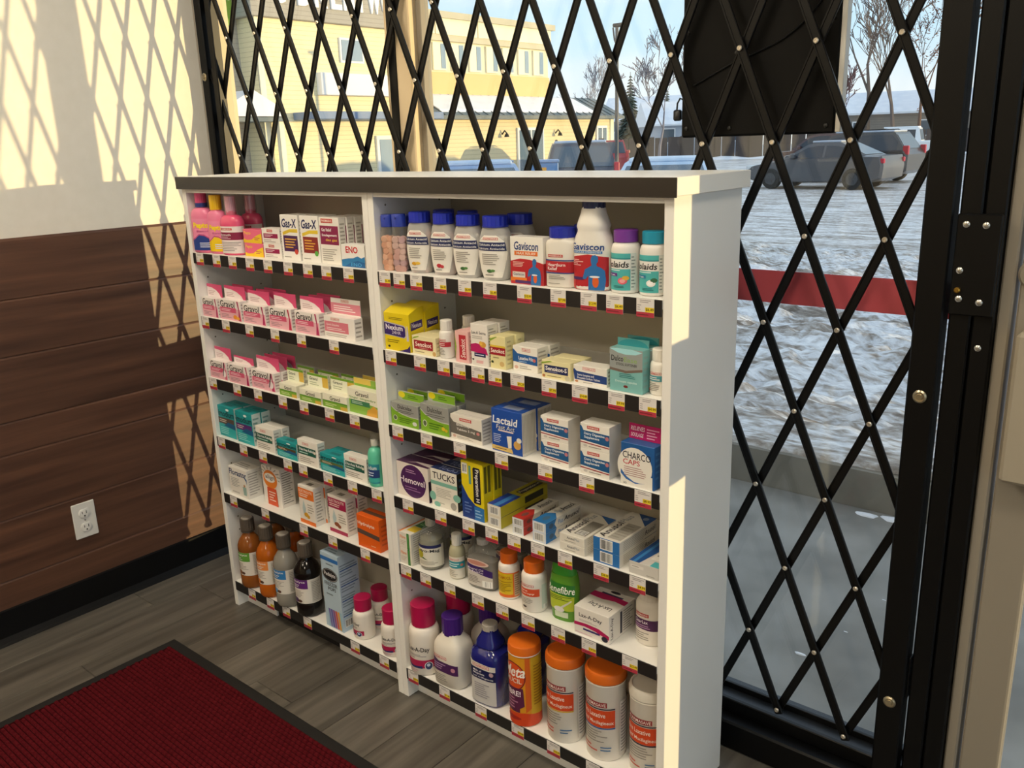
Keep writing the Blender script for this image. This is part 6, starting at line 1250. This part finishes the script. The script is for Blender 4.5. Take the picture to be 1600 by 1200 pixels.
# ---------------------------------------------------------------- right unit, bottom shelf
x, y, z, r_, h = DIM['lb1']; laxbottle('laxative_bottle', 'large white bottle with crimson cap at the middle panel', .8195, .030, z, .0385, h, rz=.30); laxbottle('laxative_bottle', 'large white bottle with crimson cap in the back row', .850, .125, z, .0385, h, rz=.5, note=False)
x, y, z, r_, h = DIM['pc1']
def jug(x, y, lab, note):
    rx, ry = .0455, .0380; hb = h * .74; p = [(0, rx * .9, ry * .9), (.004, rx, ry), (hb * .66, rx, ry), (hb * .80, rx * .96, ry * .96), (hb * .88, rx * .82, ry * .84), (hb * .96, rx * .56, ry * .62), (hb, .0235, .0235), (hb + .003, .022, .022)]
    bottle('laxative_bottle', lab, x, y, z, p, mat('ece6da', .35), [capc(hb + .002, h, .0260, '45207c', .04), ([(hb - .002, .0245, .0245), (hb + .002, .0245, .0245)], mat('3a1a68', .4), 0, 'tamper_ring')], (hb * .05, hb * .66, -48, 45, [*own(.06, .84, .62, .94, False), ('p', [(0, .42), (1, .40), (1, .74), (.3, .76), (.1, .84), (0, .84)], '4a1f58'), ('l', .08, .48, .6, .7, 3, 'c0a0c8'), ('e', .84, .58, .07, .07, 'c88aa0'), ('l', .08, .1, .72, .34, 4, 'a8a29a')]), e=3.4, rz=.06, note=note)
jug(.9135, .037, 'squarish white bottle with dark violet cap', True); jug(.955, .125, 'squarish white bottle with violet cap in the back row', False)
x, y, z, r_, h = DIM['blu']
def magnesia(x, y, lab, note):
    rx, ry = .0440, .0385; p = [(0, rx * .9, ry * .9), (.004, rx, ry), (h * .60, rx, ry), (h * .67, rx * .93, ry * .93), (h * .70, rx * .66, ry * .72), (h * .715, rx * .62, ry * .68), (h * .74, rx * .70, ry * .78), (h * .79, rx * .66, ry * .72), (h * .88, rx * .42, rx * .42), (h * .92, .0165, .0165), (h * .94, .0165, .0165)]
    bottle('magnesia_bottle', lab, x, y, z, p, mat('1a2278', .16, coat=.5), [capc(h * .925, h, .0190, 'b4aea4', .05, rough=.3)], (h * .03, h * .58, -44, 44, [('r', 0, 0, 1, .58, 'cfcdcc'), ('r', 0, .58, 1, .84, '141a50'), ('p', [(.0, .84), (1, .82), (1, .94), (.14, .97), (.08, 1.0), (0, 1)], 'e0dcd4'), *own(.14, .86, .8, .93, False), ('t', 'Milk of', .16, .75, .5, .80, 'e8e8ee', {'b': .02}), ('t', 'Magnesia', .16, .68, .62, .735, 'e8e8ee', {'b': .02}), ('t', 'Lait de Magnesie', .16, .61, .92, .66, 'e8e8ee'), ('e', .86, .76, .07, .05, 'c0a0a8'), ('l', .2, .14, .8, .5, 7, '9a98a0')]), e=3.4, rz=.08, note=note)
magnesia(1.0330, .040, 'dark blue magnesia bottle with silver cap', True); magnesia(1.082, .130, 'dark blue magnesia bottle in the back row', False)
x, y, z, r_, h = DIM['met']; hb = h * .895; p = [(0, r_ * .95, r_ * .95), (.002, r_, r_), (hb - .004, r_, r_), (hb - .003, r_ * 1.02, r_ * 1.02), (hb, r_ * 1.02, r_ * 1.02)]
m_met = mat('e0901e', .35)
bottle('fibre_canister', 'slim orange and yellow fibre canister with orange lid', x, y, z, p, m_met, [([(hb, r_ * 1.03, r_ * 1.03), (h - .008, r_ * 1.03, r_ * 1.03), (h - .002, r_ * .99, r_ * .99), (h, r_ * .9, r_ * .9)], mat('e2701c', .4), 0, 'lid'), ([(hb - .0025, r_ * 1.035, r_ * 1.035), (hb, r_ * 1.035, r_ * 1.035)], mat('f0e8e0', .4), 0, 'lid_ring')], (.002, hb - .005, -90, 120, [('r', 0, 0, 1, 1, 'e09a1e'), ('r', .62, .0, 1, 1, 'd8b02a'), ('p', [(0, 0), (1, 0), (1, .12), (.5, .2), (0, .16)], 'd8481e'), ('p', [(.52, .2), (.62, .26), (.6, 1), (.52, 1)], 'd8641e'), ('e', .29, .72, .24, .21, '7a1f24'), ('e', .29, .72, .22, .195, 'd8521e'), ('t', 'Meta', .08, .72, .52, .88, 'fbf4ec', {'sh': .3, 'b': .02}), ('t', 'MUCIL', .14, .63, .46, .70, 'f0e4d8', {'b': .01}), ('p', [(.06, .2), (.42, .2), (.42, .26), (.50, .3), (.48, .56), (.06, .56)], '5a1f44'), ('t', 'FIBRE!', .12, .44, .44, .52, 'f4e8ee', {'b': .02}), ('l', .1, .24, .4, .42, 4, 'b07a98'), ('e', .24, .11, .2, .03, 'a8281e'), ('l', .66, .3, .96, .9, 14, 'a87a1a')]), rz=.35)
def tub(key, lab, lidcol, stripe, x=None, lid_h=.03):
    xx, y, z, r_, h = DIM[key]; hb = h * .885; rr = r_ * .96; p = [(0, rr * .95, rr * .95), (.003, rr, rr), (hb - .006, rr, rr), (hb - .004, rr * 1.03, rr * 1.03), (hb, rr * 1.03, rr * 1.03)]
    els = [('r', .10, .74, .46, .81, '8c1f24'), ('t', 'PHARMASAVE', .115, .753, .445, .797, 'f2e0da', {'b': .01}), ('r', .02, .71, .56, .725, '25203a'), ('r', .02, .46, .56, .70, 'd2481c'), ('t', 'Fibre Laxative', .08, .60, .44, .665, 'f6e2d8'), ('t', 'Laxatif Mucilagineux', .06, .49, .54, .555, 'f6e2d8'), ('r', .02, .44, .56, .458, stripe), ('l', .08, .24, .5, .42, 5, '9a948c'), ('l', .10, .10, .34, .2, 2, 'c85a4a'), ('l', .38, .12, .54, .2, 2, '3f6fa0'), ('r', .62, .05, .98, .8, 'd4d0cc'), ('l', .64, .08, .96, .78, 16, '8a868a')]
    lid = [([(hb, rr * 1.02, rr * 1.02), (hb + .002, rr * 1.06, rr * 1.06), (h - .008, rr * 1.06, rr * 1.06), (h - .002, rr * 1.01, rr * 1.01), (h - .0005, rr * .92, rr * .92), (h - .003, rr * .88, rr * .88)], mat(lidcol, .4), 0, 'lid'), ([(hb - .003, rr * 1.045, rr * 1.045), (hb, rr * 1.045, rr * 1.045)], mat('ece6dc', .4), 0, 'rim')]
    bottle('fibre_tub', lab, x or xx, y, z, p, mat('ebe6dd', .38), lid, (.004, hb - .008, -84, 150, els), rz=.22, n=40)
tub('tb1', 'large white fibre tub with orange lid and yellow stripe', 'd8691a', 'd8b040'); tub('tb2', 'large white fibre tub with orange lid and blue stripe', 'd8691a', '2f5fa8'); tub('tb3', 'large white fibre tub with a white lid', 'dcd6ca', '25203a', x=1.4500)
# ================================================================ PRICE TAGS on the shelf edges
TAGS = [(0, [0.037, 0.119, 0.194, 0.273, 0.351, 0.435, 0.513, 0.583, 0.663], ['4.99', '4.99', '8.99', '7.99', '6.99', '12.49', '12.49', '10.49', '9.99']),
        (1, [0.024, 0.126, 0.237, 0.350, 0.460, 0.587], ['8.99', '7.99', '9.99', '10.99', '8.99', '6.99']),
        (2, [0.024, 0.143, 0.242, 0.353, 0.443, 0.546, 0.641], ['8.99', '9.99', '9.99', '10.99', '8.99', '10.49', '12.49']),
        (3, [0.028, 0.139, 0.232, 0.345, 0.412, 0.515, 0.611, 0.701], ['9.99', '14.99', '8.99', '6.99', '7.99', '7.99', '10.49', '12.99']),
        (4, [0.053, 0.211, 0.387, 0.510, 0.639], ['39.99', '40.99', '9.99', '9.99', '11.99']),
        (5, [0.090, 0.183, 0.260, 0.359, 0.564, 0.679], ['7.99', '7.99', '7.99', '7.99', '14.99', '20.99']),
        (0, [0.786, 0.832, 0.885, 0.956, 1.026, 1.094, 1.182, 1.263, 1.332, 1.388, 1.451], ['6.49', '6.49', '6.49', '6.49', '6.49', '6.49', '10.99', '7.99', '13.99', '6.49', '6.49']),
        (1, [0.788, 0.881, 0.953, 0.999, 1.052, 1.099, 1.158, 1.237, 1.310, 1.392, 1.458], ['18.99', '17.99', '17.99', '7.99', '12.49', '9.49', '9.29', '7.99', '14.49', '9.99', '4.99']),
        (2, [0.793, 0.887, 0.989, 1.108, 1.223, 1.324, 1.450], ['10.49', '9.99', '6.49', '20.99', '20.99', '20.99', '8.99']),
        (3, [0.811, 0.918, 1.004, 1.072, 1.135, 1.199, 1.269, 1.357, 1.440], ['17.99', '10.49', '13.49', '14.99', '10.99', '12.99', '14.99', '24.99', '4.99']),
        (4, [0.788, 0.855, 0.934, 1.022, 1.094, 1.167, 1.248, 1.326, 1.424], ['8.49', '8.49', '7.99', '6.99', '10.99', '12.99', '14.99', '24.99', '22.49']),
        (5, [0.787, 0.896, 1.015, 1.127, 1.229, 1.334, 1.440], ['30.99', '21.99', '12.99', '19.99', '18.99', '18.99', '18.99'])]
m_tagw = mat('e4dfdc', .5); TW, THh = .0355, .0325
proto_card = MB(); proto_card.box(0, TW, -.0007, 0, -THh, 0, m_tagw); pc_ = None
used = {}
for si, xs_, pr_ in TAGS:
    z = SZ[si]
    for x, price in zip(xs_, pr_):
        near = [q for q in PROD if abs(q[0] - round(z, 3)) < .01 and (q[1] < LW) == (x + TW / 2 < LW)]
        lab = min(near, key=lambda q: abs(q[1] - (x + TW / 2 - 0.004)))[2]
        words = lab.split()[:11]
        label = 'shelf price tag below the ' + ' '.join(words)
        r = thing('price_tag', label, 'price tag', (x, -.0030, z - .0008), 0)
        k = label; used.setdefault(k, []).append(r)
        if pc_ is None: pc_ = o = proto_card.build('card', r)
        else: share(pc_, 'card', r)
        paint([('r', 0, 0, 1, .27, 'b5394a'), ('l', .05, .06, .92, .2, 1, '7a1f2e'), ('r', .50, .28, 1, .54, 'ecd02a'), ('t', '$' + price, .54 if len(price) < 5 else .5, .33, .97, .50, '2a2410', {'b': .015}), ('l', .2, .76, .92, .95, 2, '9a9494'), ('l', .06, .34, .28, .7, 3, 'a8a2a2')], lambda u, v, e: (u * TW, -.0007 - e, -THh + v * THh), 'tag_print', r, base=.00012, step=.00004)
for k, rs in used.items():
    if len(rs) > 1:
        for r in rs: r['group'] = 'price tags ' + k[16:]
